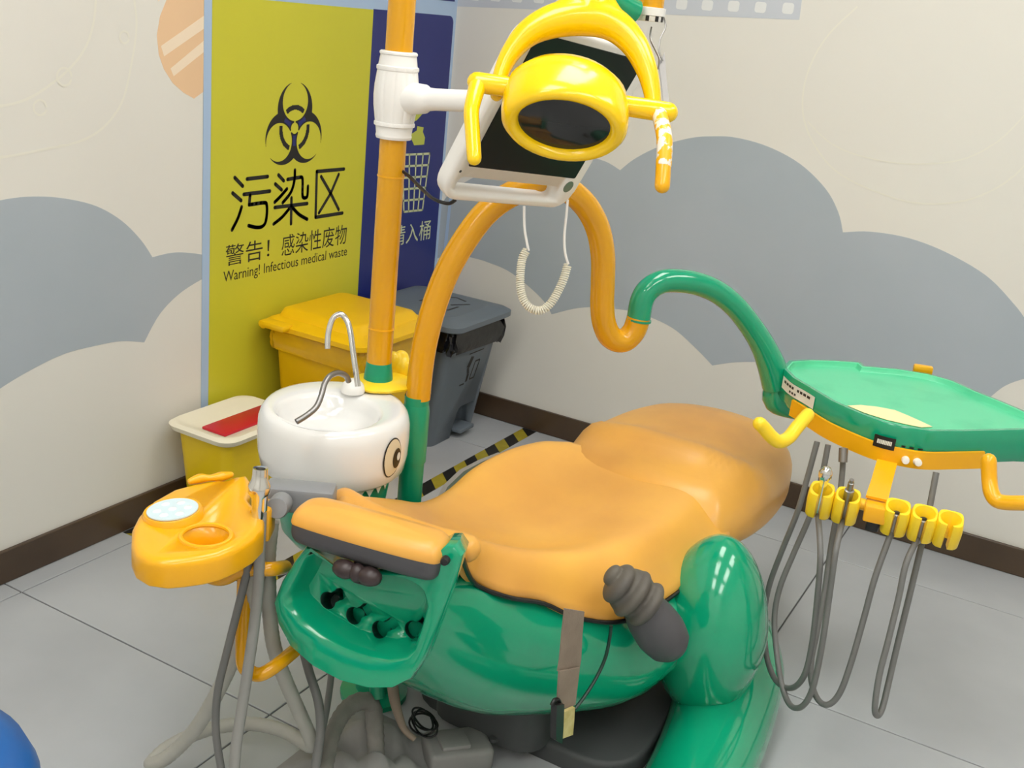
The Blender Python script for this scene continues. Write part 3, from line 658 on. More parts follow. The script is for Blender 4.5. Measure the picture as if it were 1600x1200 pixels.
inner = [V(p) for p in [(-2.1,-1.1547,0.5904),(-2.1022,-1.1397,0.5691),(-2.1043,-1.1252,0.5305),(-2.1067,-1.1079,0.4929),(-2.1061,-1.1123,0.4767),(-2.102,-1.1411,0.4555),(-2.0961,-1.182,0.4408),(-2.0897,-1.227,0.4328),(-2.0834,-1.271,0.4323),(-2.078,-1.3092,0.4376),(-2.0737,-1.3389,0.4525),(-2.0719,-1.3515,0.4714),(-2.0708,-1.3594,0.5165),(-2.07,-1.3647,0.5505),(-2.0707,-1.3601,0.5645),(-2.0715,-1.3546,0.5758),(-2.0729,-1.3449,0.5823),(-2.0745,-1.3332,0.5847),(-2.0762,-1.3215,0.587),(-2.0795,-1.2984,0.5849),(-2.0853,-1.2578,0.5775),(-2.0938,-1.1983,0.5718)]]
def cen(P): return sum(P, V((0, 0, 0))) / len(P)
co, ci = cen(outer), cen(inner)
zt = max(p.z for p in outer); zb = min(p.z for p in outer)
def push(P, d, s, c, tilt=0.0): return [c + (p - c) * s + pd * (d + tilt * (p.z - zb) / (zt - zb)) for p in P]
bm = bmesh.new()
outer_s = outer
add_loft(bm, [push(outer, -0.085, 0.75, co), push(outer, -0.055, 0.92, co), push(outer, -0.01, 0.99, co), push(outer, 0.02, 1.0, co, -0.012), push(outer, 0.034, 0.985, co, -0.018), push(outer, 0.040, 0.96, co, -0.022),
              push(inner, 0.040, 1.05, ci, -0.022), push(inner, 0.036, 1.01, ci, -0.022), push(inner, 0.02, 0.97, ci, -0.022), push(inner, -0.012, 0.86, ci, -0.012)])
pan = finish('holder_panel', bm, 'green', ch, angle=50)
cut_bm = bmesh.new()
hc = [V(p) for p in [(-2.0983,-1.1671,0.4888),(-2.0909,-1.2184,0.4751),(-2.0837,-1.2689,0.4641),(-2.0751,-1.3294,0.4838)]]
hd = V((-0.80, -0.18, 0.45)).normalized()
sd = V((0.06, -0.86, 0.0)).normalized() * 0.022 + V((0, 0, 0.020))
for q in hc:
    add_tube(cut_bm, [q - hd * 0.070, q + hd * 0.05], 0.0150, seg=18, smooth=1)
    add_tube(cut_bm, [q + sd - hd * 0.068, q + sd + hd * 0.05], 0.0105, seg=14, smooth=1)
    add_rbox(cut_bm, q + sd * 0.5, (sd.length, 0.018, 0.13), 0, sd, hd.cross(sd))
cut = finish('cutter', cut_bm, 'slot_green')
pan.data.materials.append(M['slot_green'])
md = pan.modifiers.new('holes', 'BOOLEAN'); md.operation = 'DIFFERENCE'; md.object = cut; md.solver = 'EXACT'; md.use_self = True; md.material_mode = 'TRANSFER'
me = evaluated(pan); pan.modifiers.clear(); pan.data = me; me.name = 'holder_panel'; bpy.data.objects.remove(cut)
lathe('ear_screw', V((-2.0661,-1.3924,0.6475)) + pd * 0.030, pd, [(0.002, 0.012), (0.006, 0.011), (0.0075, 0.006), (0.0075, 0.0)], 'black', pan, seg=14)
# thigh, foot and base
bm = bmesh.new()
add_ellipsoid(bm, (-1.365,-1.6369,0.2711), (0.140, 0.121, 0.208), (0.9, 0.43, 0), (-0.43, 0.9, 0), 36, 22, lambda x, y, z: (x * (1 - 0.12 * z * (z > 0)), y * (1 - 0.12 * z * (z > 0)), z))
finish('thigh', bm, 'green', ch, angle=80)
bm = bmesh.new()
add_tube(bm, [(-1.13, -1.64, 0.10), (-1.22, -1.665, 0.085), (-1.36, -1.695, 0.05), (-1.52, -1.715, 0.035), (-1.72, -1.73, 0.03), (-1.92, -1.74, 0.025)], [0.105, 0.12, 0.112, 0.104, 0.10, 0.095], seg=28, round_caps=True)
for v in bm.verts: v.co.z = max(v.co.z, 0.0)
finish('foot', bm, 'green', ch, angle=70)
bm = bmesh.new(); add_tube(bm, [(-1.30, -1.60, 0.20), (-1.22, -1.63, 0.12)], 0.10, seg=20, round_caps=True); finish('lower_leg', bm, 'green', ch, angle=70)
bm = bmesh.new(); add_pillow(bm, rrect(-1.655, -1.60, -1.05, -1.06, 0.10), 0.0, 0.045, 0, 0.012); finish('base_plate', bm, 'base_dark', ch)  # chair base, its near edge extended as dark stand-in for floor shadow
bm = bmesh.new(); add_pillow(bm, rrect(-1.72, -1.42, -1.25, -1.16, 0.06), 0.04, 0.24, 0, 0.0); finish('base_column', bm, 'base_dark', ch)
# side seam cord, strap with tag
tube('seam_cord', [(-1.7179,-1.5459,0.4031),(-1.7172,-1.546,0.3724),(-1.7234,-1.5451,0.3332),(-1.7483,-1.5414,0.2999),(-1.7814,-1.5366,0.2766),(-1.8079,-1.5327,0.2647)], 0.0035, 'slot_green', ch, seg=8)
bm = bmesh.new()
def ribbon(bm, A, B, th):
    A = [V(p) for p in A]; B = [V(p) for p in B]; vs = []
    for i in range(len(A)):
        d = (A[min(i + 1, len(A) - 1)] - A[max(i - 1, 0)]); n = d.cross(B[i] - A[i]).normalized() * th
        vs.append([bm.verts.new(p) for p in (A[i], B[i], B[i] + n, A[i] + n)])
    for a, b in zip(vs, vs[1:]): ring_faces(bm, a, b)
    bm.faces.new(vs[0][::-1]); bm.faces.new(vs[-1])
ribbon(bm, [(-1.9305,-1.5375,0.5373),(-1.9292,-1.5377,0.4936),(-1.9252,-1.5382,0.4353),(-1.9265,-1.5381,0.413)], [(-1.8655,-1.546,0.504),(-1.8615,-1.5465,0.4575),(-1.8535,-1.5475,0.4019),(-1.8543,-1.5474,0.3864)], 0.003)
ribbon(bm, [(-1.9312,-1.5424,0.4173),(-1.9265,-1.5431,0.3739),(-1.9229,-1.5435,0.3461),(-1.9142,-1.5447,0.3311)], [(-1.8636,-1.5512,0.3929),(-1.8623,-1.5514,0.3486),(-1.8611,-1.5516,0.3145),(-1.8757,-1.5497,0.3165)], 0.003)
sp = finish('strap', bm, 'strap', ch, smooth=False)
bm = bmesh.new(); ribbon(bm, [(-1.9178,-1.5492,0.3299),(-1.9168,-1.5493,0.3055),(-1.9163,-1.5494,0.2732)], [(-1.8763,-1.5546,0.3204),(-1.8717,-1.5552,0.2883),(-1.8695,-1.5555,0.2586)], 0.006); finish('tag_label', bm, 'tag', sp, smooth=False)
bm = bmesh.new(); ribbon(bm, [(-1.9547,-1.5474,0.3684),(-1.9479,-1.5483,0.3234),(-1.9418,-1.5491,0.2912)], [(-1.93,-1.5506,0.3584),(-1.9223,-1.5516,0.3098),(-1.9184,-1.5521,0.2704)], 0.012); finish('buckle', bm, 'black', sp, smooth=False)
tube('buckle_loop', [(-1.9551,-1.5493,0.3644),(-1.9489,-1.5501,0.3715),(-1.9342,-1.5521,0.364),(-1.9246,-1.5533,0.3448),(-1.9182,-1.5541,0.3323)], 0.0035, 'black', sp, seg=8)
# fist shaped armrest
fc_ = V((-1.6865,-1.5632,0.4677)); fe = V((-1.6417,-1.6269,0.3728)); fd = (fe - fc_).normalized()
vr = V((0.495, -0.863, 0.1)); vn = fd.cross(vr).normalized(); fs = vn.cross(fd).normalized()
if fs.dot(vr) < 0: fs = -fs
vw = V((-0.837, -0.442, 0.323)); 
bm = bmesh.new()
add_tube(bm, [fc_ + fd * 0.035, fc_ + fd * 0.06, fc_ + fd * 0.10, fe], [0.036, 0.044, 0.049, 0.047], seg=24, round_caps=True)
fore = finish('forearm', bm, 'grey_dark', ch, angle=80)
bm = bmesh.new()
fD = 2.015; P0 = V((-1.7044,-1.5366,0.4888)); P1 = V((-1.6771,-1.5961,0.4471)); fa = (P1 - P0).normalized()
fb_ = fa.cross(vw).normalized()
add_ellipsoid(bm, (P0 + P1) / 2 + vw * -0.006, (0.044, 0.042, 0.046), fa, vw)
for t_, a_, b_ in ((0.10, 0.042, 0.041), (0.52, 0.047, 0.050), (0.95, 0.044, 0.047)):
    add_ellipsoid(bm, P0.lerp(P1, t_), (0.0200, a_, b_), fa, vw, 26, 14)
add_ellipsoid(bm, P0 - fa * 0.014 - fb_ * 0.006 + vw * 0.008, (0.013, 0.022, 0.016), fa, fb_, 14, 10)
fist = finish('fist', bm, 'fist', fore)
md = fist.modifiers.new('rm', 'REMESH'); md.mode = 'VOXEL'; md.voxel_size = 0.0026
ms = fist.modifiers.new('sm', 'SMOOTH'); ms.iterations = 2; ms.factor = 0.5
me = evaluated(fist); fist.modifiers.clear(); fist.data = me; me.name = 'fist'; me.shade_smooth()
tube('armrest_mount', [fc_ + fd * 0.07, fc_ + fd * 0.07 + V((0.07, 0.09, -0.03))], 0.024, 'grey_dark', ch, smooth=1)
# far side wing with grey trim
bm = bmesh.new()
W0 = [(-1.4432,-0.985,0.3675),(-1.4148,-0.985,0.3968),(-1.3472,-0.985,0.4134),(-1.2583,-0.985,0.4111),(-1.1627,-0.985,0.4012)]
add_loft(bm, [[V(p) + V((0, dy, dz)) for p in W0] + [V(p) + V((0.02, dy, -0.10)) for p in W0[::-1]] for dy, dz in ((0, -0.004), (-0.05, -0.014), (-0.09, -0.03))]); finish('side_wing', bm, 'green_matte', ch)
bm = bmesh.new(); ribbon(bm, [V(p) + V((0, 0.002, 0.012)) for p in W0], [V(p) + V((0, 0.002, -0.012)) for p in W0], 0.012); finish('wing_trim', bm, 'trim_grey', ch)

# ================================================================ spittoon unit with pole
CX, CY = -1.778, -0.925
la = V((0.81, 0.59, 0)).normalized(); sa = V((0.59, -0.81, 0)).normalized()
un = thing('spittoon_unit', 'white spittoon bowl with cartoon eye on green tower with yellow pole', 'dental unit', (-1.74, -0.93, 0))
def oval(a, b, z, ox=0.0, oy=0.0, n=40, egg=0.10):
    out = []
    for k in range(n):
        t = 2 * math.pi * k / n; c, s = math.cos(t), math.sin(t)
        p = V((CX, CY, z)) + la * (a * c + ox) + sa * (b * s * (1 + egg * c * 0) + oy); out.append(p)
    return out
ZR = 0.695
bm = bmesh.new()
add_loft(bm, [oval(0.145, 0.136, ZR - 0.128), oval(0.153, 0.145, ZR - 0.120), oval(0.1575, 0.150, ZR - 0.09), oval(0.158, 0.151, ZR - 0.055), oval(0.157, 0.150, ZR - 0.028), oval(0.152, 0.145, ZR - 0.011), oval(0.145, 0.137, ZR - 0.002), oval(0.137, 0.129, ZR),
              oval(0.110, 0.106, ZR - 0.0005, -0.032, -0.010), oval(0.105, 0.102, ZR - 0.003, -0.034, -0.011), oval(0.101, 0.098, ZR - 0.010, -0.036, -0.011), oval(0.096, 0.093, ZR - 0.026, -0.036, -0.011), oval(0.086, 0.083, ZR - 0.044, -0.037, -0.011), oval(0.062, 0.060, ZR - 0.055, -0.038, -0.011), oval(0.02, 0.018, ZR - 0.058, -0.038, -0.011)])
bowl = finish('bowl', bm, 'white', un, angle=70)
lathe('drain', V((CX, CY, ZR - 0.0575)) + la * -0.038 + sa * -0.011, (0, 0, 1), [(0.002, 0), (0.016, 0), (0.016, 0.002), (0.002, 0.002)], 'chrome', bowl, seg=16)
# cartoon eye on the bowl wall
def on_bowl(t, z, off=0.0012):
    u_ = (z - (ZR - 0.128)) / 0.128
    pr = cr([(0.147, 0.139), (0.1565, 0.149), (0.158, 0.151), (0.1572, 0.1502), (0.154, 0.147)], 8); k = min(max(u_, 0), 0.999) * (len(pr) - 1); a, b = pr[int(k)]
    p = V((CX, CY, z)) + la * a * math.cos(t) + sa * b * math.sin(t); n = (la * math.cos(t) / a + sa * math.sin(t) / b).normalized(); return p + n * off
def eye(name, tc, zc, wa, hz_, m, off, parent):
    bm = bmesh.new(); c = bm.verts.new(on_bowl(tc, zc, off)); prev = None
    for s in (0.34, 0.67, 1.0):
        ring = [bm.verts.new(on_bowl(tc + wa * s * math.cos(2 * math.pi * k / 28), zc + hz_ * s * math.sin(2 * math.pi * k / 28), off)) for k in range(28)]
        if prev is None:
            for k in range(28): bm.faces.new((c, ring[k], ring[(k + 1) % 28]))
        else: ring_faces(bm, prev, ring)
        prev = ring
    return finish(name, bm, m, parent)
ET = 2.26
eye('eye_outline', ET, ZR - 0.066, 0.178, 0.042, 'black', 0.0016, bowl); eye('eye_white', ET, ZR - 0.066, 0.162, 0.0392, 'cream', 0.0024, bowl)
eye('eye_pupil', ET - 0.07, ZR - 0.069, 0.085, 0.021, 'black', 0.0032, bowl); eye('eye_glint', ET - 0.095, ZR - 0.066, 0.036, 0.0085, 'sticker', 0.004, bowl)
# green tower under the bowl
bm = bmesh.new(); add_loft(bm, [oval(0.04, 0.04, 0.39), oval(0.08, 0.075, 0.40), oval(0.105, 0.098, 0.43), oval(0.120, 0.112, 0.50), oval(0.130, 0.121, ZR - 0.124)]); finish('lower_shell', bm, 'green_matte', un, angle=60)
lathe('column', (-1.685, -1.0, 0.0), (0, 0, 1), [(0.02, 0), (0.075, 0.0), (0.075, 0.012), (0.042, 0.02), (0.042, 0.45), (0.02, 0.451)], 'green_matte', un, seg=20)
bm = bmesh.new()
for k in range(4):
    t = 1.95 + k * 0.2
    bm.faces.new([bm.verts.new(V((CX, CY, z)) + la * (q * 0.1315 * math.cos(a)) + sa * (q * 0.1225 * math.sin(a))) for a, z, q in ((t, ZR - 0.132, 1.0), (t + 0.2, ZR - 0.132, 1.0), (t + 0.1, ZR - 0.152, 0.985))][::-1])
finish('tooth_decal', bm, 'tooth', un, smooth=False)
# pole with collar
PX0, PY0 = -1.63, -0.919
lathe('pole_cone', (PX0, PY0, ZR), (0, 0, 1), [(0.020, 0), (0.033, 0.0), (0.032, 0.006), (0.0265, 0.055), (0.02, 0.056)], 'green_matte', un, seg=28)
lathe('pole', (PX0, PY0, ZR + 0.05), (0, 0, 1), [(0.02, 0), (0.0262, 0.0), (0.0262, 0.115), (0.0262, 0.117), (0.0262, 0.36), (0.0262, 0.8), (0.0262, 1.12), (0.02, 1.125)], 'yellow', un, seg=28)
for pyy in (275, 512):
    z = 1.1367 if pyy == 275 else 0.8239
    lathe('pole_ring', (PX0, PY0, z - 0.002), (0, 0, 1), [(0.022, 0), (0.0275, 0.0005), (0.0275, 0.0035), (0.022, 0.004)], 'tray_yellow', un, seg=28)
# frilly yellow collar spilling over the back right of the bowl
bm = bmesh.new()
def fr(s, r, z, amp): return [V((PX0, PY0, z)) + V((math.cos(a), math.sin(a), 0)) * (r * (1 + amp * math.cos(9 * a)) * (1 + 0.45 * max(0, math.cos(a + 0.55)) ** 2)) for a in [2 * math.pi * k / 54 for k in range(54)]]
add_loft(bm, [fr(0, 0.030, ZR + 0.002, 0), fr(0, 0.045, ZR + 0.003, 0), fr(0, 0.056, ZR + 0.004, 0.02), fr(0, 0.058, ZR + 0.009, 0.03), fr(0, 0.05, ZR + 0.014, 0.02), fr(0, 0.030, ZR + 0.018, 0)]); finish('collar', bm, 'holder_yellow', un)
bm = bmesh.new()
C0 = V((-1.5474,-0.9116,0.71)); rt = V((0.495, -0.863, 0)).normalized(); bk = V((0.88, 0.47, 0)).normalized()
for (dx, dy, dz, r) in ((-0.012, 0.0, 0.018, 0.02), (0.004, 0.01, 0.022, 0.018), (0.012, 0.0, 0.004, 0.022), (0.022, 0.006, -0.012, 0.016), (0.014, -0.004, -0.03, 0.012), (0.026, 0.004, -0.034, 0.010), (-0.008, 0.0, -0.012, 0.02), (0.034, 0.008, -0.03, 0.008)):
    add_ellipsoid(bm, C0 + rt * dx + bk * dy + V((0, 0, dz)), (r, r * 0.8, r * 1.15), rt, bk, 14, 9)
fr_ = finish('frill', bm, 'holder_yellow', un)
md = fr_.modifiers.new('rm', 'REMESH'); md.mode = 'VOXEL'; md.voxel_size = 0.003
ms = fr_.modifiers.new('sm', 'SMOOTH'); ms.iterations = 2
me = evaluated(fr_); fr_.modifiers.clear(); fr_.data = me; me.name = 'frill'; me.shade_smooth()
# taps
fb = V((-1.6985,-0.9059,0.697)); fdp = 2.055
lathe('tap_base', fb, (0, 0, 1), [(0.002, 0), (0.0245, 0), (0.0255, 0.004), (0.022, 0.016), (0.014, 0.025), (0.004, 0.028)], 'white_plastic', un, seg=24)
tube('cup_filler', [(-1.8413,-1.0233,0.7746),(-1.8363,-1.0131,0.8014),(-1.8308,-1.0008,0.8326),(-1.8247,-0.9879,0.8661),(-1.8223,-0.9771,0.887),(-1.824,-0.9656,0.8984),(-1.8287,-0.9573,0.8975),(-1.8358,-0.9514,0.8875),(-1.8432,-0.9508,0.8688),(-1.8489,-0.9535,0.8504),(-1.8526,-0.9573,0.8357)], 0.0055, 'chrome', un, seg=12)
tube('bowl_rinse', [(-1.8321,-0.995,0.7753),(-1.8399,-0.9942,0.7873),(-1.8543,-0.9944,0.7959),(-1.8702,-0.9946,0.801),(-1.8932,-0.9965,0.8008),(-1.9124,-1.0007,0.7916),(-1.9277,-1.0066,0.7748),(-1.9447,-1.0096,0.7577),(-1.9642,-1.0043,0.7455),(-1.9833,-0.9972,0.7366)], 0.0055, 'steel', un, seg=12)
# grey connector block and knob below the bowl (assistant side)
bm = bmesh.new(); add_rbox(bm, (-2.043,-1.0631,0.631), (0.12, 0.05, 0.045), 0.006, (0.495, -0.863, 0)); finish('connector_block', bm, 'unit_grey', un)
kn = V((-2.107,-1.0707,0.6406)); lathe('block_knob', kn, (-0.84, -0.5, 0.25), [(0.002, 0.03), (0.017, 0.029), (0.019, 0.024), (0.019, -0.02), (0.005, -0.021)], 'unit_grey', un, seg=24)

# ================================================================ assistant tray with keypad
at = thing('assistant_tray', 'amber yellow assistant tray with round keypad and cup hole on a bent bar', 'tray', (-2.1995,-0.9909,0.6))
top = [V(p) for p in [(-2.3539,-0.9903,0.64),(-2.3201,-0.9541,0.64),(-2.2833,-0.9278,0.64),(-2.2331,-0.9055,0.64),(-2.1801,-0.8972,0.64),(-2.1443,-0.9058,0.64),(-2.1132,-0.9202,0.64),(-2.0893,-0.9303,0.64),(-2.0521,-0.9467,0.64),(-2.0676,-0.9701,0.64),(-2.098,-0.9994,0.64),(-2.1241,-1.0162,0.64),(-2.1389,-1.0441,0.64),(-2.1528,-1.0791,0.64),(-2.1884,-1.1084,0.64),(-2.225,-1.1201,0.64),(-2.2622,-1.1226,0.64),(-2.2969,-1.12,0.64),(-2.322,-1.1092,0.64),(-2.3456,-1.0936,0.64),(-2.3638,-1.0782,0.64),(-2.3762,-1.0515,0.64),(-2.3719,-1.0198,0.64)]]
tp2 = [(p.x, p.y) for p in top]
bm = bmesh.new(); add_pillow(bm, tp2, 0.595, 0.643, 0.004, 0.013, 4); tray = finish('tray_body', bm, 'tray_yellow', at, angle=50)
cut_bm = bmesh.new(); hcn = V((-2.2693,-1.0623,0.64))
add_tube(cut_bm, [(hcn.x, hcn.y, 0.601), (hcn.x, hcn.y, 0.67)], 0.036, seg=32, smooth=1)
n0 = V((-2.2973,-1.0851,0.6)); add_tube(cut_bm, [(n0.x, n0.y, 0.55), (n0.x, n0.y, 0.619)], 0.030, seg=20, smooth=1)
for q in [(-2.0947,-0.9325,0.64),(-2.1207,-1.0274,0.64)]:
    add_tube(cut_bm, [(q[0], q[1], 0.55), (q[0], q[1], 0.67)], 0.013, seg=20, smooth=1)
cut = finish('cutter', cut_bm, 'tray_yellow')
md = tray.modifiers.new('holes', 'BOOLEAN'); md.operation = 'DIFFERENCE'; md.object = cut; md.solver = 'EXACT'; md.use_self = True
me = evaluated(tray); tray.modifiers.clear(); tray.data = me; me.name = 'tray_body'; bpy.data.objects.remove(cut)
bm = bmesh.new(); add_tube(bm, [hcn + V((math.cos(a), math.sin(a), 0)) * 0.0385 + V((0, 0, 0.003)) for a in [2 * math.pi * k / 36 for k in range(37)]], 0.004, seg=8, smooth=1); finish('cup_ring', bm, 'tray_yellow', at)
kc_ = V((-2.2522,-0.9724,0.65))
kn_ = V((-0.06, 0.09, 1)).normalized(); k1, k2, _ = frame(kn_)
lathe('keypad_bezel', kc_ + kn_ * -0.030, kn_, [(0.002, 0), (0.049, 0), (0.0475, 0.030), (0.045, 0.0335), (0.041, 0.032), (0.002, 0.032)], 'tray_yellow', at, seg=36)
kp = lathe('keypad', kc_ + kn_ * 0.0025, kn_, [(0.002, 0), (0.0405, 0), (0.0405, 0.002), (0.002, 0.002)], 'keypad', at, seg=36)
for a, r in ((0, 0), (0.3, 0.024), (1.35, 0.024), (2.4, 0.024), (3.45, 0.024), (4.5, 0.024), (5.4, 0.024)):
    lathe('keypad_button', kc_ + k1 * (r * math.cos(a)) + k2 * (r * math.sin(a)) + kn_ * 0.004, kn_, [(0.001, 0), (0.0075, 0), (0.006, 0.0015), (0.001, 0.002)], 'keypad_button', kp, seg=14)
bm = bmesh.new(); add_tube(bm, [(-2.1441,-0.9025,0.645),(-2.1264,-0.906,0.645),(-2.1129,-0.9168,0.645),(-2.0966,-0.9266,0.645),(-2.0796,-0.933,0.645)], [0.006, 0.009, 0.006, 0.009, 0.006], seg=10, round_caps=True); finish('hook', bm, 'tray_yellow', at)
bm = bmesh.new(); cpos = V((-2.136,-1.0591,0.62)); add_rbox(bm, cpos, (0.035, 0.05, 0.06), 0.006, (0.495, -0.863, 0)); finish('hose_clip', bm, 'tray_yellow', at)
tube('support_bar', [(-2.1993,-0.9885,0.545),(-2.2022,-0.9974,0.5252),(-2.1973,-1.0116,0.5185),(-2.1883,-1.0274,0.5203),(-2.1751,-1.0434,0.5326),(-2.1618,-1.0638,0.5391),(-2.1458,-1.0917,0.5423),(-2.0858,-1.0688,0.5124)], 0.0125, 'yellow', at, seg=14)
tube('support_arm', [(-2.1334,-1.0209,0.5166),(-2.1462,-1.0311,0.4695),(-2.1655,-1.0481,0.3963),(-2.174,-1.0584,0.3599),(-2.173,-1.0696,0.3472),(-2.1669,-1.0846,0.3425),(-2.1582,-1.0969,0.3483),(-2.1288,-1.1026,0.3546),(-2.0715,-1.0972,0.3558),(-1.9892,-1.0916,0.3601)], 0.0125, 'yellow', at, seg=14)

# suction tools and their hoses hanging from the assistant tray
def hose_tool(name, label, hose, rad, m, group=None, ribs=0, rib=0.06, tool=None, base=None, cat='hose'):
    t = thing(name, label, cat, base or hose[0], group)
    tube('hose', hose, rad, m, t, seg=12, ribs=ribs, rib=rib)
    if tool: tool(t)
    return t
def chrome_tool(t):
    p = V((-2.1589,-1.0722,0.7209)); q = V((-2.1662,-1.0747,0.6365)); d = (q - p).normalized()
    lathe('handpiece', p, d, [(0.007, 0.010), (0.008, -0.004), (0.0125, -0.005), (0.0130, 0.006), (0.0135, 0.014), (0.0185, 0.024), (0.018, 0.038), (0.012, 0.046), (0.0105, 0.062), (0.0095, 0.085), (0.003, 0.086)], 'chrome', t, seg=20)
    lathe('lever', p + V((0.0, -0.012, -0.02)), d, [(0.001, 0), (0.006, 0.004), (0.005, 0.045), (0.001, 0.05)], 'chrome', t, seg=12)
hose_tool('suction_hose', 'pale grey ribbed suction hose with chrome tip looping on the floor', [(-2.1521,-1.065,0.6245),(-2.155,-1.0662,0.5843),(-2.1415,-1.0533,0.5131),(-2.1368,-1.0339,0.428),(-2.1465,-1.0123,0.3396),(-2.1592,-0.9831,0.2536),(-2.1733,-0.9476,0.1728),(-2.1883,-0.9017,0.104),(-2.2034,-0.8711,0.0759),(-2.1916,-0.855,0.0665),(-2.159,-0.8609,0.081),(-2.1128,-0.8757,0.0876),(-2.0651,-0.8976,0.0884),(-2.0253,-0.9289,0.0866),(-2.0108,-0.9737,0.0939),(-2.006,-1.0249,0.098),(-2.0155,-1.0712,0.1029),(-2.0227,-1.0972,0.1107),(-2.0268,-1.0981,0.1297),(-2.046,-1.0865,0.1889),(-2.0784,-1.077,0.2727),(-2.096,-1.0657,0.3355),(-2.1032,-1.0581,0.389),(-2.1112,-1.0567,0.4632),(-2.1098,-1.0513,0.5362),(-2.0997,-1.0473,0.5987)], 0.0135, 'hose_light', ribs=0.006, rib=0.03, tool=chrome_tool)
hose_tool('suction_hose', 'thin dark grey hose leftmost under the yellow assistant tray', [(-2.1579,-1.0627,0.6436),(-2.1626,-1.0641,0.5985),(-2.1713,-1.0623,0.5475),(-2.1829,-1.0523,0.4693),(-2.1992,-1.0421,0.3791),(-2.2122,-1.038,0.32),(-2.2197,-1.0402,0.2666),(-2.229,-1.0529,0.2251),(-2.2384,-1.0763,0.1688)], 0.007, 'hose_dark')
hose_tool('suction_hose', 'mid grey straight hose hanging under the yellow assistant tray', [(-2.1566,-1.074,0.6468),(-2.1667,-1.082,0.5944),(-2.1691,-1.0837,0.5239),(-2.1838,-1.0895,0.447),(-2.2021,-1.0931,0.3637),(-2.2176,-1.095,0.29),(-2.2329,-1.1004,0.243),(-2.2478,-1.1098,0.1913)], 0.0095, 'hose_mid')
hose_tool('drain_hose', 'grey hose coming down from behind the green holder panel', [(-1.9926,-1.021,0.3549),(-2.0128,-1.0522,0.3217),(-2.026,-1.0855,0.2729),(-2.0371,-1.1182,0.2303),(-2.0541,-1.1404,0.187),(-2.0747,-1.1519,0.1487),(-2.0978,-1.1628,0.1051)], 0.0088, 'hose_dark')
hose_tool('drain_hose', 'slim grey hose dropping under the right end of the holder panel', [(-1.922,-1.0616,0.2657),(-1.9535,-1.0818,0.2182),(-1.9928,-1.1048,0.1778),(-2.0333,-1.1246,0.1387),(-2.0662,-1.1436,0.0893)], 0.0065, 'hose_dark')
hose_tool('drain_hose', 'dusty cloth-wrapped thick hose arching up under the chair head', [(-2.0752,-1.1689,0.0932),(-2.0184,-1.1328,0.1043),(-1.9737,-1.1112,0.1256),(-1.9282,-1.0998,0.1353),(-1.8919,-1.1002,0.1358),(-1.8659,-1.1097,0.1283),(-1.8568,-1.1187,0.1087),(-1.8716,-1.1369,0.0764),(-1.8963,-1.161,0.0412),(-1.9226,-1.1901,-0.0048)], [0.014, 0.015, 0.016, 0.017, 0.018, 0.018, 0.018, 0.018, 0.017, 0.016], 'hose_dusty', ribs=0.008, rib=0.05)

# ================================================================ delivery arm and instrument tray
ARM = (-1.60, -1.0, -0.955, -1.575)
da = thing('delivery_arm', 'long arched pipe arm, yellow from its green post then green to the tray', 'arm', (-1.6, -1.0, 0))
tube('post', [(-1.6, -1.0, 0.0), (-1.6, -1.0, 0.688)], 0.0262, 'green_matte', da, seg=24, smooth=1)
lathe('post_collar', (-1.6, -1.0, 0.54), (0, 0, 1), [(0.02, 0.0), (0.029, 0.0), (0.029, 0.115), (0.0265, 0.13), (0.02, 0.131)], 'green_matte', da, seg=24)
tube('yellow_pipe', [(-1.5985,-1.0013,0.6821),(-1.5977,-1.0021,0.7418),(-1.5941,-1.0053,0.8048),(-1.5843,-1.014,0.8804),(-1.5668,-1.0296,0.9589),(-1.5411,-1.0525,1.0286),(-1.5125,-1.078,1.0823),(-1.4785,-1.1083,1.1179),(-1.445,-1.1382,1.1356),(-1.4141,-1.1657,1.1388),(-1.3816,-1.1947,1.129),(-1.3507,-1.2222,1.0975),(-1.3276,-1.2428,1.0514),(-1.3143,-1.2547,0.9969),(-1.3085,-1.2598,0.9411),(-1.3045,-1.2634,0.8914),(-1.2967,-1.2704,0.8482),(-1.2808,-1.2846,0.8162),(-1.2581,-1.3048,0.8088),(-1.2419,-1.3193,0.8295),(-1.2362,-1.3243,0.8619)], 0.0262, 'yellow', da, seg=20)
tube('green_pipe', [(-1.2362,-1.3243,0.8619),(-1.2348,-1.3256,0.8997),(-1.2251,-1.3342,0.9259),(-1.2028,-1.3541,0.9437),(-1.1716,-1.3819,0.9459),(-1.1352,-1.4143,0.9395),(-1.0967,-1.4487,0.9212),(-1.0578,-1.4833,0.8876),(-1.0198,-1.5173,0.8395),(-0.9918,-1.5422,0.7963),(-0.968,-1.5634,0.7492),(-0.9489,-1.5804,0.7011)], [0.0262] * 8 + [0.027, 0.029, 0.033, 0.036], 'green', da, seg=20)
lathe('swivel', (-1.2356,-1.3249,0.856), V((-1.2357,-1.3247,0.8779)) - V((-1.2371,-1.3235,0.8487)), [(0.02, -0.002), (0.0278, -0.0015), (0.0278, 0.003), (0.02, 0.0035)], 'green_matte', da, seg=24)

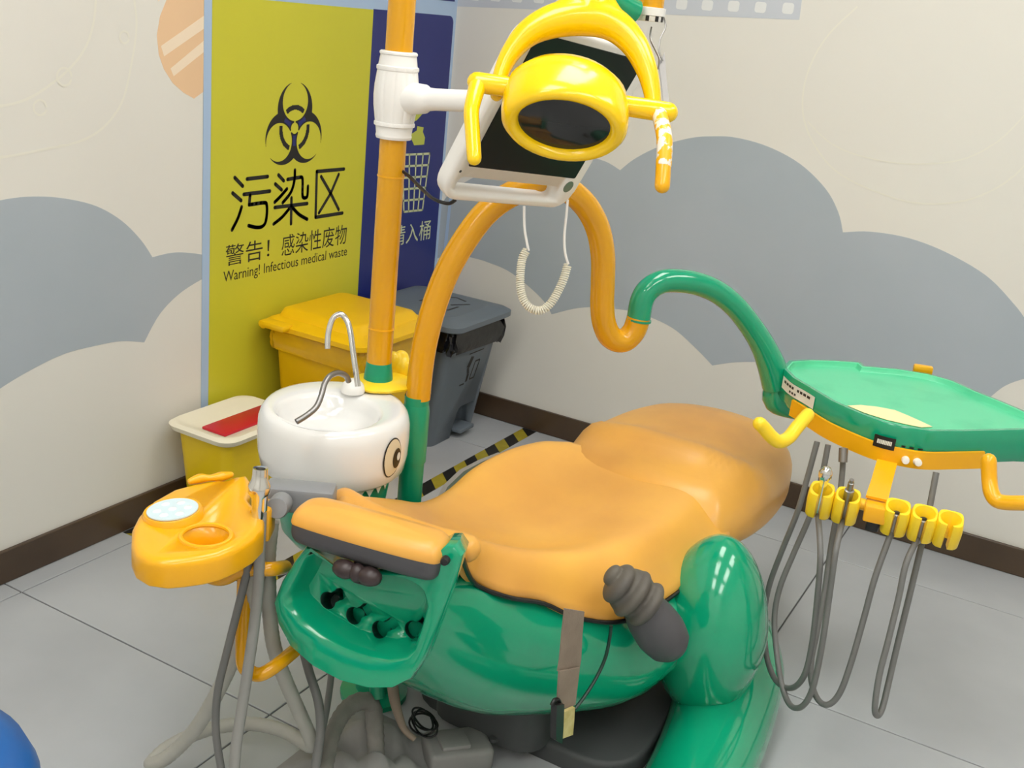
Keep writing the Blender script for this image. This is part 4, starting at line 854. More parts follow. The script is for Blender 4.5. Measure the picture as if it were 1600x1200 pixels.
it = thing('instrument_tray', 'green leaf shaped instrument tray with yellow front band and holders, over legrest', 'tray', (-0.98, -1.88, 0.67))
ZT = 0.75
edge = [V(p) for p in [(-0.9702,-1.59,0.75),(-0.9,-1.585,0.75),(-0.8502,-1.618,0.75),(-0.8058,-1.6658,0.75),(-0.7629,-1.7255,0.75),(-0.7877,-1.7418,0.75),(-0.7468,-1.8063,0.75),(-0.7262,-1.8775,0.75),(-0.7362,-1.9378,0.75),(-0.7797,-1.9938,0.75),(-0.8151,-2.0533,0.75),(-0.854,-2.1107,0.75),(-0.8969,-2.1595,0.75),(-0.9264,-2.1817,0.75),(-0.9631,-2.1644,0.75),(-0.9985,-2.1176,0.75),(-1.047,-2.0727,0.75),(-1.1052,-2.0176,0.75),(-1.1633,-1.9575,0.75),(-1.1805,-1.91,0.75),(-1.1843,-1.8659,0.75),(-1.1641,-1.8091,0.75),(-1.1301,-1.7468,0.75),(-1.0688,-1.6773,0.75),(-1.0304,-1.6315,0.75)]]
e2 = [(p.x, p.y) for p in edge]; e2 = ccw(e2)
ZU = 0.672
rings = []; bm = bmesh.new()
def ring(ins, z): return [(x, y, z) for x, y in (inset2(e2, ins) if ins else e2)]
add_loft(bm, [ring(0.02, ZU), ring(0.006, ZU + 0.004), ring(0.0, ZU + 0.014), ring(0, ZT - 0.004), ring(0.002, ZT), ring(0.010, ZT)], cap=(True, False))
finish('tray_body', bm, 'green', it, angle=35)
bm = bmesh.new(); add_loft(bm, [ring(0.010, ZT), ring(0.013, ZT - 0.001), ring(0.016, ZT - 0.010), ring(0.018, ZT - 0.012)], cap=(False, True)); finish('tray_top', bm, 'green_tray', it, angle=30)
# joint block between the pipe and the tray
bm = bmesh.new(); J = V((-0.9407,-1.5878,0.6816)); add_tube(bm, [J + V((0, 0, 0.015)), J + V((0, 0, -0.02)), J + V((0.02, -0.05, -0.035))], [0.035, 0.035, 0.028], seg=20, round_caps=True); finish('arm_joint', bm, 'green', it)
# yellow front band follows the lower front edge
def front(px, py): pass
NE = [V(p) for p in [(-0.9702,-1.59,0.75),(-1.0304,-1.6315,0.75),(-1.0688,-1.6773,0.75),(-1.1301,-1.7468,0.75),(-1.1641,-1.8091,0.75),(-1.1843,-1.8659,0.75),(-1.1805,-1.91,0.75),(-1.1633,-1.9575,0.75),(-1.1052,-2.0176,0.75),(-1.0654,-2.0561,0.75)]]
ne = cr([(p.x, p.y) for p in NE], 5); BANDSTART = 7
bm = bmesh.new(); A = []; 
for i, p in enumerate(ne):
    if i < BANDSTART: continue
    a = V(ne[max(i - 1, 0)]); b = V(ne[min(i + 1, len(ne) - 1)]); t = (b - a).normalized(); n = V((t.y, -t.x))
    if n.x > 0: n = -n
    e = 0.006
    A.append([V((p[0] + n.x * 0.001, p[1] + n.y * 0.001, ZU + 0.034)), V((p[0] + n.x * e, p[1] + n.y * e, ZU + 0.033)), V((p[0] + n.x * e, p[1] + n.y * e, ZU - 0.004)), V((p[0] - n.x * 0.012, p[1] - n.y * 0.012, ZU - 0.005))])
add_loft(bm, A); band = finish('front_band', bm, 'tray_yellow', it, angle=30)
def on_front(i, z, off=0.002):
    i = min(max(i, 0), len(ne) - 1.001); k = int(i); f = i - k
    p = V(ne[k]).lerp(V(ne[k + 1]), f); t = (V(ne[k + 1]) - V(ne[k])).normalized(); n = V((t.y, -t.x)); n = -n if n.x > 0 else n
    return V((p.x + n.x * off, p.y + n.y * off, z)), V((n.x, n.y, 0)), V((t.x, t.y, 0))
def decal(name, i0, i1, z0, z1, m, off, parent, nn=8):
    bm = bmesh.new(); lo = []; hi = []
    for k in range(nn + 1):
        i = i0 + (i1 - i0) * k / nn; lo.append(bm.verts.new(on_front(i, z0, off)[0])); hi.append(bm.verts.new(on_front(i, z1, off)[0]))
    for k in range(nn): bm.faces.new((lo[k], lo[k + 1], hi[k + 1], hi[k]))
    return finish(name, bm, m, parent, smooth=False)
st_ = decal('sticker', 2.0, 12.0, ZT - 0.040, ZT - 0.012, 'sticker', 0.0012, it)
bl = decal('black_label', 24.2, 28.6, ZU + 0.026, ZU + 0.052, 'black', 0.0075, it)
bm = bmesh.new()
for k in range(9):
    if k == 4: continue
    for q in range(1):
        i0 = 2.8 + k * 0.95; bm.faces.new([bm.verts.new(on_front(i, z, 0.0016)[0]) for i, z in ((i0, ZT - 0.024), (i0 + 0.7, ZT - 0.024), (i0 + 0.7, ZT - 0.018), (i0, ZT - 0.018))])
for k in range(3):
    i0 = 5.0 + k * 0.9; bm.faces.new([bm.verts.new(on_front(i, z, 0.0016)[0]) for i, z in ((i0, ZT - 0.035), (i0 + 0.6, ZT - 0.035), (i0 + 0.6, ZT - 0.030), (i0, ZT - 0.030))])
finish('sticker_print', bm, 'ink_black', st_, smooth=False)
bm = bmesh.new()
for k in range(9):
    i0 = 24.9 + k * 0.34; bm.faces.new([bm.verts.new(on_front(i, z, 0.0080)[0]) for i, z in ((i0, ZU + 0.035), (i0 + 0.26, ZU + 0.035), (i0 + 0.26, ZU + 0.044), (i0, ZU + 0.044))])
finish('label_print', bm, 'sticker', bl, smooth=False)
for k in range(3): decal('vent_slot', 30.0 + k * 1.7, 30.9 + k * 1.7, ZU + 0.036, ZU + 0.0395, 'black', 0.0016, it, 2)
for i in (31.4, 33.6):
    p, n, t = on_front(i, ZU + 0.012, 0.005); lathe('white_knob', p, n + V((0, 0, 0.15)), [(0.001, 0.016), (0.007, 0.015), (0.008, 0.008), (0.008, 0.0), (0.003, -0.004)], 'white_plastic', it, seg=16)
pz = [V(p) for p in [(-1.101,-1.7749,0.7395),(-1.073,-1.7973,0.7395),(-1.056,-1.8307,0.7395),(-1.0493,-1.8648,0.7395),(-1.0651,-1.8973,0.7395),(-1.0826,-1.9268,0.7395),(-1.0987,-1.9516,0.7395),(-1.1213,-1.9335,0.7395),(-1.1269,-1.9022,0.7395),(-1.1295,-1.8634,0.7395),(-1.1204,-1.8148,0.7395)]]
flat('paper_patch', pz, 'patch', it, 0.0006, (0, 0, 1))
bm = bmesh.new(); c = V((-0.7097,-1.8623,0.752)); add_rbox(bm, c, (0.018, 0.045, 0.02), 0.004, (0.95, 0.3, 0)); finish('edge_clip', bm, 'tray_yellow', it)
tube('handle', [V(p) for p in [(-1.3104,-1.7396,0.7672),(-1.3559,-1.7332,0.751),(-1.3878,-1.7282,0.7373),(-1.4171,-1.7192,0.7354),(-1.4318,-1.7065,0.7456),(-1.4448,-1.6905,0.7647),(-1.4514,-1.6836,0.7726)]], 0.0135, 'holder_yellow', it, seg=14, round_caps=True)
tube('handle', [V(p) for p in [(-1.2568,-2.0789,0.7512),(-1.2648,-2.0889,0.7169),(-1.279,-2.1,0.6959),(-1.285,-2.1174,0.6876),(-1.2948,-2.1568,0.7011),(-1.2974,-2.208,0.7172)]], 0.0145, 'tray_yellow', it, seg=14, round_caps=True)
# holder bar with five cups
H0 = V((-1.3423,-1.7746,0.615)); H1 = V((-1.2963,-2.0565,0.615)); hd_ = (H1 - H0); HL = hd_.length; hd_.normalize(); hn = V((hd_.y, -hd_.x, 0)); hn = -hn if hn.x > 0 else hn
def at_h(s, out=0.0, z=0.615): p = H0 + hd_ * (HL * s) + hn * out; return V((p.x, p.y, z))
bk_ = V((-1.199,-1.8911,0.668))
bm = bmesh.new(); B0 = at_h(0.465, -0.004, 0.624)
ribbon(bm, [bk_ + hd_ * -0.02 + V((0.01, 0, 0)), (bk_ + B0) / 2 + hd_ * -0.02, B0 + hd_ * -0.022 + V((0, 0, 0.01))], [bk_ + hd_ * 0.02 + V((0.01, 0, 0)), (bk_ + B0) / 2 + hd_ * 0.02, B0 + hd_ * 0.020 + V((0, 0, 0.01))], 0.006); finish('bracket', bm, 'tray_yellow', it)
bm = bmesh.new(); add_rbox(bm, at_h(0.47, 0.006, 0.615), (0.042, 0.05, 0.034), 0.004, hd_, hn); finish('bracket_block', bm, 'tray_yellow', it)
bm = bmesh.new(); add_rbox(bm, at_h(0.47, 0.0, 0.588), (0.026, 0.03, 0.03), 0.005, hd_, hn); finish('switch', bm, 'black', it)
tube('holder_bar', [at_h(0.02, -0.014), at_h(0.98, -0.014)], 0.012, 'holder_yellow', it, seg=12, smooth=1)
cups = (0.10, 0.275, 0.605, 0.78, 0.945)
for s in cups:
    bm = bmesh.new(); c = at_h(s, 0.008); N = 28; hu = (V((0, 0, 1)) + hn * 0.34).normalized(); hf = (hn - hu * hn.dot(hu)).normalized(); R3 = []; a0 = 0.23
    for (ri, ro, z) in ((0.0095, 0.0225, -0.034), (0.0095, 0.0245, -0.030), (0.0098, 0.0255, 0.0), (0.0115, 0.0255, 0.008), (0.0165, 0.0245, 0.020), (0.0195, 0.0225, 0.026)):
        rg = []
        for k in range(N + 1):
            a = a0 + (2 * math.pi - 2 * a0) * k / N; cc_, ss_ = math.cos(a), math.sin(a); q = 1.0 / (abs(cc_) ** 4 + abs(ss_) ** 4) ** 0.25
            rg.append(c + (hf * cc_ + hd_ * ss_) * (ro * q) + hu * z)
        for k in range(N, -1, -1):
            a = a0 * (1.3 if z < 0.004 else 1.0) + (2 * math.pi - 2 * a0 * (1.3 if z < 0.004 else 1.0)) * k / N; rg.append(c + (hf * math.cos(a) + hd_ * math.sin(a)) * ri + hu * z)
        R3.append(rg)
    add_loft(bm, R3)
    finish('holder', bm, 'holder_yellow', it, angle=50)
# handpieces on coiled-down hoses
def tray_hose(label, s, tip, pts, base):
    t = thing('dental_handpiece', label, 'dental tool', base, 'handpieces on the tray holders')
    up = (V((0, 0, 1)) + hn * 0.30).normalized(); c = at_h(s, 0.010)
    pts = list(pts[:-2]) + [tuple(c - up * 0.034)]
    tube('hose', pts, 0.0062, 'hose_dark', t, seg=12)
    c = at_h(s, 0.010); up = (V((0, 0, 1)) + hn * 0.30).normalized()
    if tip == 'chrome':
        lathe('handpiece', c - up * 0.035, up, [(0.005, 0), (0.0085, 0.002), (0.009, 0.03), (0.008, 0.05), (0.0075, 0.075), (0.009, 0.085), (0.013, 0.094), (0.0135, 0.103), (0.009, 0.113), (0.003, 0.116)], 'chrome', t, seg=18)
    elif tip == 'coupling':
        lathe('handpiece', c - up * 0.035, up, [(0.005, 0), (0.0085, 0.002), (0.009, 0.03), (0.0085, 0.055), (0.0095, 0.056), (0.0095, 0.074), (0.006, 0.075), (0.006, 0.092), (0.0045, 0.093), (0.0045, 0.10), (0.001, 0.1)], 'steel', t, seg=18)
    else:
        lathe('handpiece', c - up * 0.05, up, [(0.005, 0), (0.008, 0.002), (0.0085, 0.03), (0.0085, 0.058), (0.0065, 0.06), (0.0055, 0.058), (0.004, 0.045)], 'steel', t, seg=18)
    return t
c = [at_h(s, 0.010) - V((0, 0, 0.03)) for s in cups]
tray_hose('chrome-tipped handpiece in the first holder from the legrest', cups[0], 'chrome', [(-1.1883,-1.7449,0.6737),(-1.2083,-1.744,0.5986),(-1.2291,-1.7419,0.5228),(-1.2377,-1.728,0.4296),(-1.2437,-1.7173,0.3421),(-1.2584,-1.7231,0.2712),(-1.2942,-1.7495,0.2107),(-1.326,-1.7801,0.1822),(-1.3582,-1.8114,0.186),(-1.384,-1.8386,0.2119),(-1.3961,-1.8547,0.2576),(-1.3948,-1.8554,0.3282),(-1.3973,-1.847,0.4291),(-1.4034,-1.8359,0.5277),(-1.4181,-1.8235,0.6055)] + [tuple(c[0])], (-1.35, -1.85, 0.3))
tray_hose('bare coupling handpiece in the second holder from the legrest', cups[1], 'coupling', [(-1.1979,-1.77,0.6766),(-1.2126,-1.7733,0.609),(-1.2331,-1.7713,0.5339),(-1.2549,-1.7566,0.4389),(-1.28,-1.7475,0.3615),(-1.3033,-1.755,0.297),(-1.3389,-1.7846,0.2323),(-1.3667,-1.8121,0.1878),(-1.4044,-1.8426,0.1784),(-1.4215,-1.8675,0.1992),(-1.4226,-1.8795,0.2478),(-1.4144,-1.8778,0.3397),(-1.4026,-1.8692,0.447),(-1.3965,-1.8619,0.5409),(-1.3988,-1.8612,0.6039)] + [tuple(c[1])], (-1.35, -1.87, 0.25))
tray_hose('thin tipped handpiece in the third holder beside the bracket', cups[2], 'thin', [(-1.1932,-1.8011,0.677),(-1.1994,-1.8105,0.6234),(-1.221,-1.8202,0.5602),(-1.2482,-1.8272,0.4835),(-1.2787,-1.8387,0.3948),(-1.3182,-1.8478,0.3174),(-1.3491,-1.8537,0.2662),(-1.3791,-1.8679,0.2342),(-1.4103,-1.8922,0.2191),(-1.4225,-1.9153,0.224),(-1.4167,-1.9309,0.2547),(-1.4022,-1.9371,0.3209),(-1.3793,-1.9387,0.4123),(-1.3604,-1.9397,0.4971),(-1.3596,-1.9398,0.567)] + [tuple(c[2])], (-1.4, -1.93, 0.25))
tray_hose('thin tipped handpiece in the fourth holder, hose hanging as a narrow loop', cups[3], 'thin', [(-1.2306,-1.9911,0.6917),(-1.248,-1.995,0.6475),(-1.269,-1.9992,0.5936),(-1.2911,-2.002,0.5355),(-1.3229,-2.0053,0.4548),(-1.3541,-2.008,0.3766),(-1.3825,-2.0113,0.3047),(-1.4139,-2.014,0.2567),(-1.4329,-2.0102,0.2467),(-1.4427,-2.0029,0.2683),(-1.4258,-1.9955,0.3286),(-1.4031,-1.9941,0.3955),(-1.3754,-1.9917,0.4736),(-1.3541,-1.9881,0.54),(-1.341,-1.9863,0.5825)] + [tuple(c[3])], (-1.45, -2.0, 0.2))
tube('hose_gland', [(-1.203,-1.8028,0.6804),(-1.2105,-1.8087,0.6527)], 0.0095, 'steel', it, seg=12, smooth=1)

# ================================================================ operating lamp
rh = V((0.467, -0.884, 0)).normalized(); hh = V((0.884, 0.467, 0)).normalized(); tl = math.radians(35)
rh = (rh + V((0, 0, -0.05))).normalized()
ln = -hh * math.cos(tl) - V((0, 0, 1)) * math.sin(tl); lv = ln.cross(rh).normalized(); lv = lv if lv.z > 0 else -lv
LO = V((-1.847,-1.3948,1.3039))
op = thing('operating_lamp', 'bright yellow oval dental lamp with smoked lens, yoke and two handles', 'lamp', (-1.7145,-1.3459,1.4666))
def ov(a, b, n, dv=0.0, N=40):
    return [LO + rh * (a * math.cos(2 * math.pi * k / N)) + lv * (b * math.sin(2 * math.pi * k / N) + dv) + ln * n for k in range(N)]
bm = bmesh.new()
add_loft(bm, [ov(0.072, 0.0495, -0.012), ov(0.074, 0.051, -0.004), ov(0.077, 0.054, 0.002), ov(0.084, 0.060, 0.005), ov(0.093, 0.067, 0.002), ov(0.0995, 0.072, -0.008), ov(0.1015, 0.0735, -0.025), ov(0.1015, 0.0735, -0.055), ov(0.097, 0.069, -0.085), ov(0.082, 0.057, -0.108), ov(0.055, 0.038, -0.12), ov(0.02, 0.014, -0.125)], cap=(False, True))
finish('lamp_head', bm, 'lamp_yellow', op, angle=60)
bm = bmesh.new(); add_loft(bm, [ov(0.0735, 0.0508, -0.008), ov(0.055, 0.038, -0.0055), ov(0.03, 0.02, -0.004)], cap=(False, True)); finish('lens', bm, 'lens', op, angle=60)
bo = LO - ln * 0.075
bm = bmesh.new(); add_tube(bm, [bo - rh * 0.07, bo - rh * 0.145], 0.0165, seg=20, smooth=1, round_caps=True); finish('side_bar', bm, 'lamp_yellow', op)
bm = bmesh.new(); add_tube(bm, [bo + rh * 0.07, bo + rh * 0.165], 0.0165, seg=20, smooth=1, round_caps=True); finish('side_bar', bm, 'lamp_yellow', op)
hA = bo - rh * 0.143; tube('handle', [hA, V((-1.9028,-1.2579,1.316)), V((-1.9181,-1.2714,1.2887)), V((-1.9363,-1.2907,1.246))], [0.0145, 0.0125, 0.012, 0.0115], 'lamp_yellow', op, seg=16, smooth=4, round_caps=True)
hB = bo + rh * 0.150
g = tube('handle', [hB, V((-1.7826,-1.5383,1.3055)), V((-1.8027,-1.5515,1.2663))], [0.0125, 0.0125, 0.0125], 'peel', op, seg=16, smooth=4, round_caps=True); tag(g, 'white handle with chipped yellow paint')
tube('handle_end', [V((-1.8003,-1.5497,1.2718)), V((-1.8158,-1.5593,1.237))], 0.0120, 'tray_yellow', op, seg=16, smooth=1, round_caps=True)
yk = [(-1.829,-1.2579,1.3367),(-1.8161,-1.256,1.3728),(-1.8001,-1.2622,1.4058),(-1.7784,-1.2798,1.438),(-1.7534,-1.3111,1.4598),(-1.7278,-1.3518,1.4705),(-1.7086,-1.3935,1.4632),(-1.6994,-1.4298,1.4372),(-1.6989,-1.4578,1.4001),(-1.7033,-1.4753,1.3648),(-1.7089,-1.4839,1.3386)]
bm = bmesh.new(); add_tube(bm, yk, [0.0115, 0.0135, 0.017, 0.0225, 0.028, 0.031, 0.027, 0.0225, 0.018, 0.0145, 0.0125], seg=20, round_caps=True)
add_tube(bm, [(-1.7262,-1.3545,1.4708),(-1.7158,-1.3551,1.4971),(-1.7019,-1.3522,1.5371),(-1.689,-1.3475,1.5768)], [0.031, 0.028, 0.026, 0.026], seg=20, round_caps=True)
for dx in (-1, 1): add_tube(bm, [V((-1.7252,-1.3535,1.4747)) + V((0.04 * 0.495 * dx, -0.04 * 0.863 * dx, -0.004)), V((-1.7123,-1.3516,1.5108))], [0.022, 0.024], seg=16, smooth=1, round_caps=True)
yo = finish('yoke', bm, 'lamp_yellow', op, angle=70)
md = yo.modifiers.new('rm', 'REMESH'); md.mode = 'VOXEL'; md.voxel_size = 0.003
ms = yo.modifiers.new('sm', 'SMOOTH'); ms.iterations = 10; ms.factor = 0.5
me = evaluated(yo); yo.modifiers.clear(); yo.data = me; me.name = 'yoke'; me.shade_smooth()
tube('green_elbow', [(-1.6965,-1.3508,1.5374),(-1.6806,-1.3669,1.5101),(-1.6601,-1.3831,1.4946),(-1.6375,-1.3975,1.4869)], [0.024, 0.022, 0.021, 0.02], 'green', op, seg=18)
tx, ty, tz = (-1.6014,-1.4104,1.4857)
tube('arm_tube', [(tx, ty, tz), (tx, ty, 1.78)], 0.021, 'yellow', op, seg=20, smooth=1)
bm = bmesh.new(); add_tube(bm, [(tx, ty, 1.78), (tx - 0.004, ty + 0.03, 1.80), (PX0 - 0.02, PY0 - 0.05, 1.80), (PX0, PY0, 1.80)], 0.022, seg=18, smooth=4, round_caps=True); finish('boom', bm, 'yellow', op)
lathe('tube_ring', (tx, ty, tz - 0.012), (0, 0, 1), [(0.004, 0), (0.022, 0), (0.0235, 0.002), (0.0235, 0.009), (0.0255, 0.010), (0.0255, 0.022), (0.021, 0.023)], 'white_plastic', op, seg=28)
bm = bmesh.new(); vw2 = V((-0.84, -0.44, 0)).normalized()
for sgn in (-0.25, 0.45, 1.0):
    q = Quaternion((0, 0, 1), sgn) @ vw2; add_rbox(bm, V((tx, ty, tz - 0.007)) + q * 0.0238, (0.001, 0.006, 0.009), 0, q, V((-q.y, q.x, 0)))
finish('ring_marks', bm, 'black', op)
tube('wire', [(-1.6054,-1.4175,1.4655),(-1.611,-1.4204,1.4469),(-1.6113,-1.4326,1.4294),(-1.6117,-1.4419,1.4158),(-1.6168,-1.4443,1.3992)], 0.0016, 'steel', op, seg=6)
tube('wire', [(-1.5911,-1.4296,1.4858),(-1.5936,-1.4381,1.4679),(-1.6025,-1.4353,1.4486),(-1.6086,-1.4387,1.428),(-1.6092,-1.4483,1.4134)], 0.0014, 'steel', op, seg=6)
bm = bmesh.new(); ribbon(bm, [(-1.6045,-1.4391,1.4072),(-1.61,-1.4508,1.3768),(-1.6181,-1.4652,1.3362)], [(-1.5951,-1.4428,1.4266),(-1.6052,-1.4593,1.3778),(-1.6128,-1.4731,1.3393)], 0.003); finish('metal_strip', bm, 'steel', op, smooth=False)

# ================================================================ monitor with white arm on the pole
m1 = V((0.968, -0.227, -0.110)).normalized(); m2 = V((0.001, -0.433, 0.901)); m2 = (m2 - m1 * m2.dot(m1)).normalized(); m3 = m1.cross(m2)
mc = V((-1.572, -1.238, 1.303))
mo = thing('monitor', 'white framed tilted monitor with carry handle on white arm behind the lamp', 'monitor', (PX0, PY0, 1.19))
to = lambda x, y, z: mc + m1 * x + m2 * y + m3 * z
hw, hh_ = 0.154, 0.133
fr_out = rrect(-hw - 0.030, -hh_ - 0.075, hw + 0.028, hh_ + 0.016, 0.045, 6)
bm = bmesh.new()
# frame = outer plate with rounded edge, and a handle slot cut through
add_pillow(bm, fr_out, -0.028, 0.006, 0.008, 0.008, 3, to=to); fo = finish('frame', bm, 'white_plastic', mo)
cb = bmesh.new(); add_pillow(cb, rrect(-hw - 0.006, -hh_ - 0.055, hw - 0.03, -hh_ - 0.022, 0.012, 4), -0.05, 0.05, 0, 0, to=to); cut = finish('cutter', cb, 'white_plastic')
md = fo.modifiers.new('slot', 'BOOLEAN'); md.operation = 'DIFFERENCE'; md.object = cut; md.solver = 'EXACT'
me = evaluated(fo); fo.modifiers.clear(); fo.data = me; me.name = 'frame'; bpy.data.objects.remove(cut)
bm = bmesh.new(); add_pillow(bm, rrect(-hw, -hh_, hw, hh_, 0.004, 2), 0.004, 0.0072, 0, 0.001, 1, to=to); finish('screen', bm, 'screen', mo)
lathe('badge', to(hw - 0.005, -hh_ - 0.020, 0.005), m3, [(0.001, 0.0015), (0.013, 0.0015), (0.0135, 0.0)], 'steel', mo, seg=20)
lathe('indicator', to(-hw - 0.012, -hh_ - 0.012, 0.005), m3, [(0.0005, 0.0014), (0.0028, 0.0014), (0.003, 0.0)], 'black', mo, seg=10)
z0 = 1.3737; z1 = 1.2090; hb = z1 - z0
z0, z1 = min(z0, z1), max(z0, z1); hb = z1 - z0
wob = lambda s, h: 1 - (0.03 if (h > 0.17 * hb and h < 0.83 * hb and abs((s * 12) % 1 - 0.5) > 0.40) else 0)
lathe('barrel_sleeve', (PX0, PY0, z0), (0, 0, 1), [(0.027, 0.0), (0.034, 0.001), (0.0355, 0.006), (0.0345, 0.010), (0.0365, hb * 0.15), (0.0395, hb * 0.155), (0.040, hb * 0.175), (0.0395, hb * 0.195), (0.038, hb * 0.2), (0.0425, hb * 0.38), (0.0435, hb * 0.5), (0.0425, hb * 0.62), (0.039, hb * 0.78), (0.0405, hb * 0.79), (0.041, hb * 0.81), (0.0405, hb * 0.83), (0.0375, hb * 0.84), (0.0345, hb * 0.955), (0.0365, hb * 0.965), (0.0365, hb * 0.985), (0.034, hb), (0.027, hb)], 'white_plastic', mo, seg=72, wob=wob, angle=30)
zc_ = 1.2870
ae = V((-1.6284,-1.0863,1.3018))
ad = (ae - V((PX0, PY0, zc_))); adl = ad.length
lathe('white_arm', (PX0, PY0, zc_), ad, [(0.01, 0.02), (0.031, 0.03), (0.0285, 0.055), (0.027, 0.068), (0.022, 0.075), (0.0205, 0.09), (0.020, adl), (0.02, adl + 0.02), (0.005, adl + 0.021)], 'white_plastic', mo, seg=28)
tube('rear_mount', [ae, (ae + to(-0.03, 0.0, -0.05)) / 2, to(-0.02, 0.0, -0.02)], 0.021, 'white_plastic', mo, seg=16)
tube('cable', [(-1.6214,-0.8948,1.1487),(-1.6248,-0.9312,1.152),(-1.6338,-0.9659,1.1431),(-1.6608,-1.0158,1.1286),(-1.6879,-1.0611,1.1203),(-1.6937,-1.0966,1.1185),(-1.685,-1.1072,1.1266)], 0.0035, 'black', mo, seg=8)
# coiled cord hanging below the monitor
cc = thing('coiled_cord', 'cream coiled cord hanging in a loop below the white monitor', 'cord', (-1.5701,-1.1949,1.1184))
tube('lead', [(-1.572,-1.1917,1.1181),(-1.5771,-1.1971,1.0973),(-1.5823,-1.2041,1.0744),(-1.5856,-1.2127,1.054),(-1.5879,-1.22,1.0382)], 0.0026, 'white_plastic', cc, seg=8)
tube('lead', [(-1.5098,-1.2519,1.1347),(-1.5177,-1.2567,1.1077),(-1.5283,-1.2625,1.0724),(-1.5341,-1.2685,1.0491),(-1.5372,-1.2752,1.0319),(-1.5386,-1.2834,1.0173)], 0.0026, 'white_plastic', cc, seg=8)
path = cr([(-1.5894,-1.2165,1.039),(-1.5977,-1.2133,1.022),(-1.6067,-1.2176,0.9928),(-1.6133,-1.2261,0.9641),(-1.6145,-1.2392,0.943),(-1.6095,-1.2559,0.9331),(-1.601,-1.2707,0.9348),(-1.5899,-1.2812,0.949),(-1.5781,-1.2874,0.9711),(-1.5669,-1.291,0.9953),(-1.5572,-1.2911,1.0203)], 12)
PL = [V(p) for p in path]; LL = [0.0]
for a, b in zip(PL, PL[1:]): LL.append(LL[-1] + (b - a).length)
turns = int(LL[-1] / 0.0042); hel = []; k = 0
vn_ = V((-0.837, -0.442, 0.323))
NS = turns * 9
for i in range(NS + 1):
    s = LL[-1] * i / NS
    while k < len(LL) - 2 and LL[k + 1] < s: k += 1
    f = (s - LL[k]) / max(1e-9, LL[k + 1] - LL[k]); p = PL[k].lerp(PL[k + 1], f); t = (PL[k + 1] - PL[k]).normalized(); n1 = vn_; n2 = t.cross(n1).normalized(); a = 2 * math.pi * turns * i / NS
    hel.append(p + (n1 * math.cos(a) + n2 * math.sin(a)) * 0.0068)
tube('coil', hel, 0.0019, 'cord', cc, seg=5, smooth=1)

# ================================================================ things on the floor under the chair head
fp = thing('foot_pedal', 'dusty grey box shaped foot pedal under the chair', 'pedal', (-1.7427,-1.2602,0))
pc = V((-1.7709,-1.2742,0.04)); pex = (V((-1.6918,-1.327,0.04)) - V((-1.8146,-1.2168,0.04))).normalized()
bm = bmesh.new(); add_rbox(bm, (pc.x, pc.y, 0.027), (0.135, 0.09, 0.054), 0.012, pex, V((-pex.y, pex.x, 0)), 3); finish('housing', bm, 'pedal_grey', fp)
bm = bmesh.new(); add_rbox(bm, (pc.x - 0.01, pc.y + 0.005, 0.056), (0.06, 0.055, 0.012), 0.004, pex, V((-pex.y, pex.x, 0)), 2); finish('tread', bm, 'pedal_grey', fp)
kq = V((-1.7222,-1.3304,0.06)); lathe('dial', (kq.x, kq.y, 0.05), (0, 0, 1), [(0.002, 0), (0.010, 0), (0.009, 0.007), (0.002, 0.008)], 'base_dark', fp, seg=14)
sg = thing('plastic_guard', 'grey rumpled dust cover lying on the floor behind the foot pedal', 'cover', (-1.708,-1.1476,-0))
bm = bmesh.new(); N = 14; gv = []
for i in range(N + 1):
    rw = []
    for j in range(N + 1):
        x = -2.02 + 0.28 * i / N; y = -1.30 + 0.30 * j / N
        e = min(i, N - i, j, N - j) / N
        rw.append(bm.verts.new((x, y, 0.004 + min(e * 3, 1) * (0.035 + 0.022 * math.sin(i * 0.9 + j * 0.6) + 0.014 * math.sin(i * 1.7 - j * 1.3)))))
    gv.append(rw)
for i in range(N):
    for j in range(N): bm.faces.new((gv[i][j], gv[i + 1][j], gv[i + 1][j + 1], gv[i][j + 1]))
finish('sheet', bm, 'pedal_grey', sg, angle=80)
cl = thing('cable_coil', 'small coil of black cable resting on the grey dust cover', 'cable', (-1.7709,-1.198,0.06))
pts = []
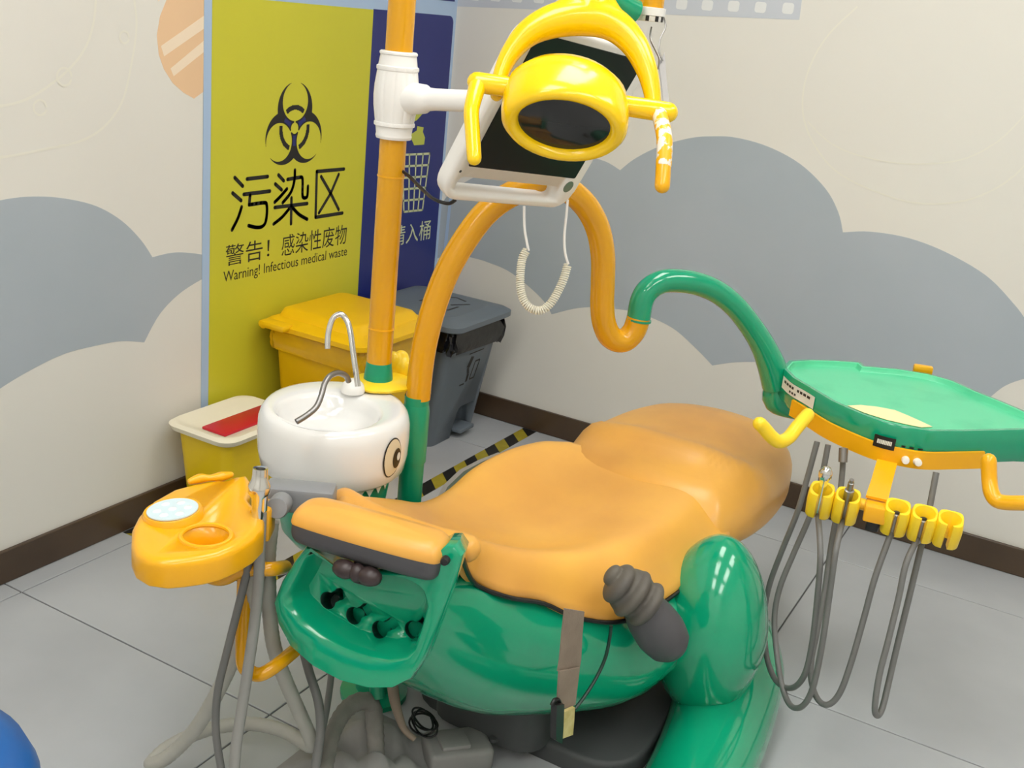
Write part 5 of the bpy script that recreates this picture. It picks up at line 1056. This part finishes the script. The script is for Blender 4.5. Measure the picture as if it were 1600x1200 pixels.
c0 = V((-1.807,-1.2103,0.09))
for k in range(60):
    a = k * 0.42; r_ = 0.020 + 0.005 * math.sin(k * 0.7); pts.append(c0 + V((math.cos(a) * r_ * 0.8, math.sin(a) * r_ * 1.3, 0.010 * math.sin(a * 0.5) + 0.012 * math.sin(a + 1))))
tube('cable', pts, 0.0023, 'black', cl, seg=6, smooth=2)
tube('drop_strap', [(-1.8529,-1.1556,0.1921),(-1.8587,-1.1686,0.1591),(-1.8624,-1.1829,0.1299),(-1.8636,-1.2017,0.1013),(-1.858,-1.2239,0.0853)], [0.011, 0.011, 0.009, 0.007, 0.006], 'strap', ch, seg=10)
tube('green_stub', [(-1.8359,-1.1061,0.1801),(-1.8468,-1.1209,0.1315)], 0.016, 'green_matte', ch, seg=14, smooth=1)

# ================================================================ round blue stool at the lower left
so = V((-2.7882,-1.0035,0.46))
so = V((so.x, so.y, 0))
ss = thing('round_stool', 'round blue vinyl stool cut by the picture edge beside the hoses', 'stool', so)
lathe('seat', so + V((0, 0, 0.38)), (0, 0, 1), [(0.01, 0), (0.16, 0.0), (0.185, 0.012), (0.200, 0.045), (0.200, 0.075), (0.188, 0.105), (0.16, 0.125), (0.10, 0.138), (0.01, 0.142)], 'stool_blue', ss, seg=48, angle=60)
lathe('gas_lift', so + V((0, 0, 0.07)), (0, 0, 1), [(0.005, 0), (0.028, 0), (0.028, 0.17), (0.016, 0.175), (0.016, 0.33), (0.005, 0.332)], 'black', ss, seg=18)
for k in range(5):
    a = k * 2 * math.pi / 5 + 0.4; d = V((math.cos(a), math.sin(a), 0))
    lg = tube('leg', [so + d * 0.02 + V((0, 0, 0.085)), so + d * 0.19 + V((0, 0, 0.062))], [0.02, 0.014], 'chrome', ss, seg=12, smooth=1, round_caps=True)
    lathe('caster', so + d * 0.19 + V((0, 0, 0.026)) - V((-d.y, d.x, 0)) * 0.012, V((-d.y, d.x, 0)), [(0.004, 0), (0.026, 0.001), (0.026, 0.023), (0.004, 0.024)], 'black', lg, seg=16)
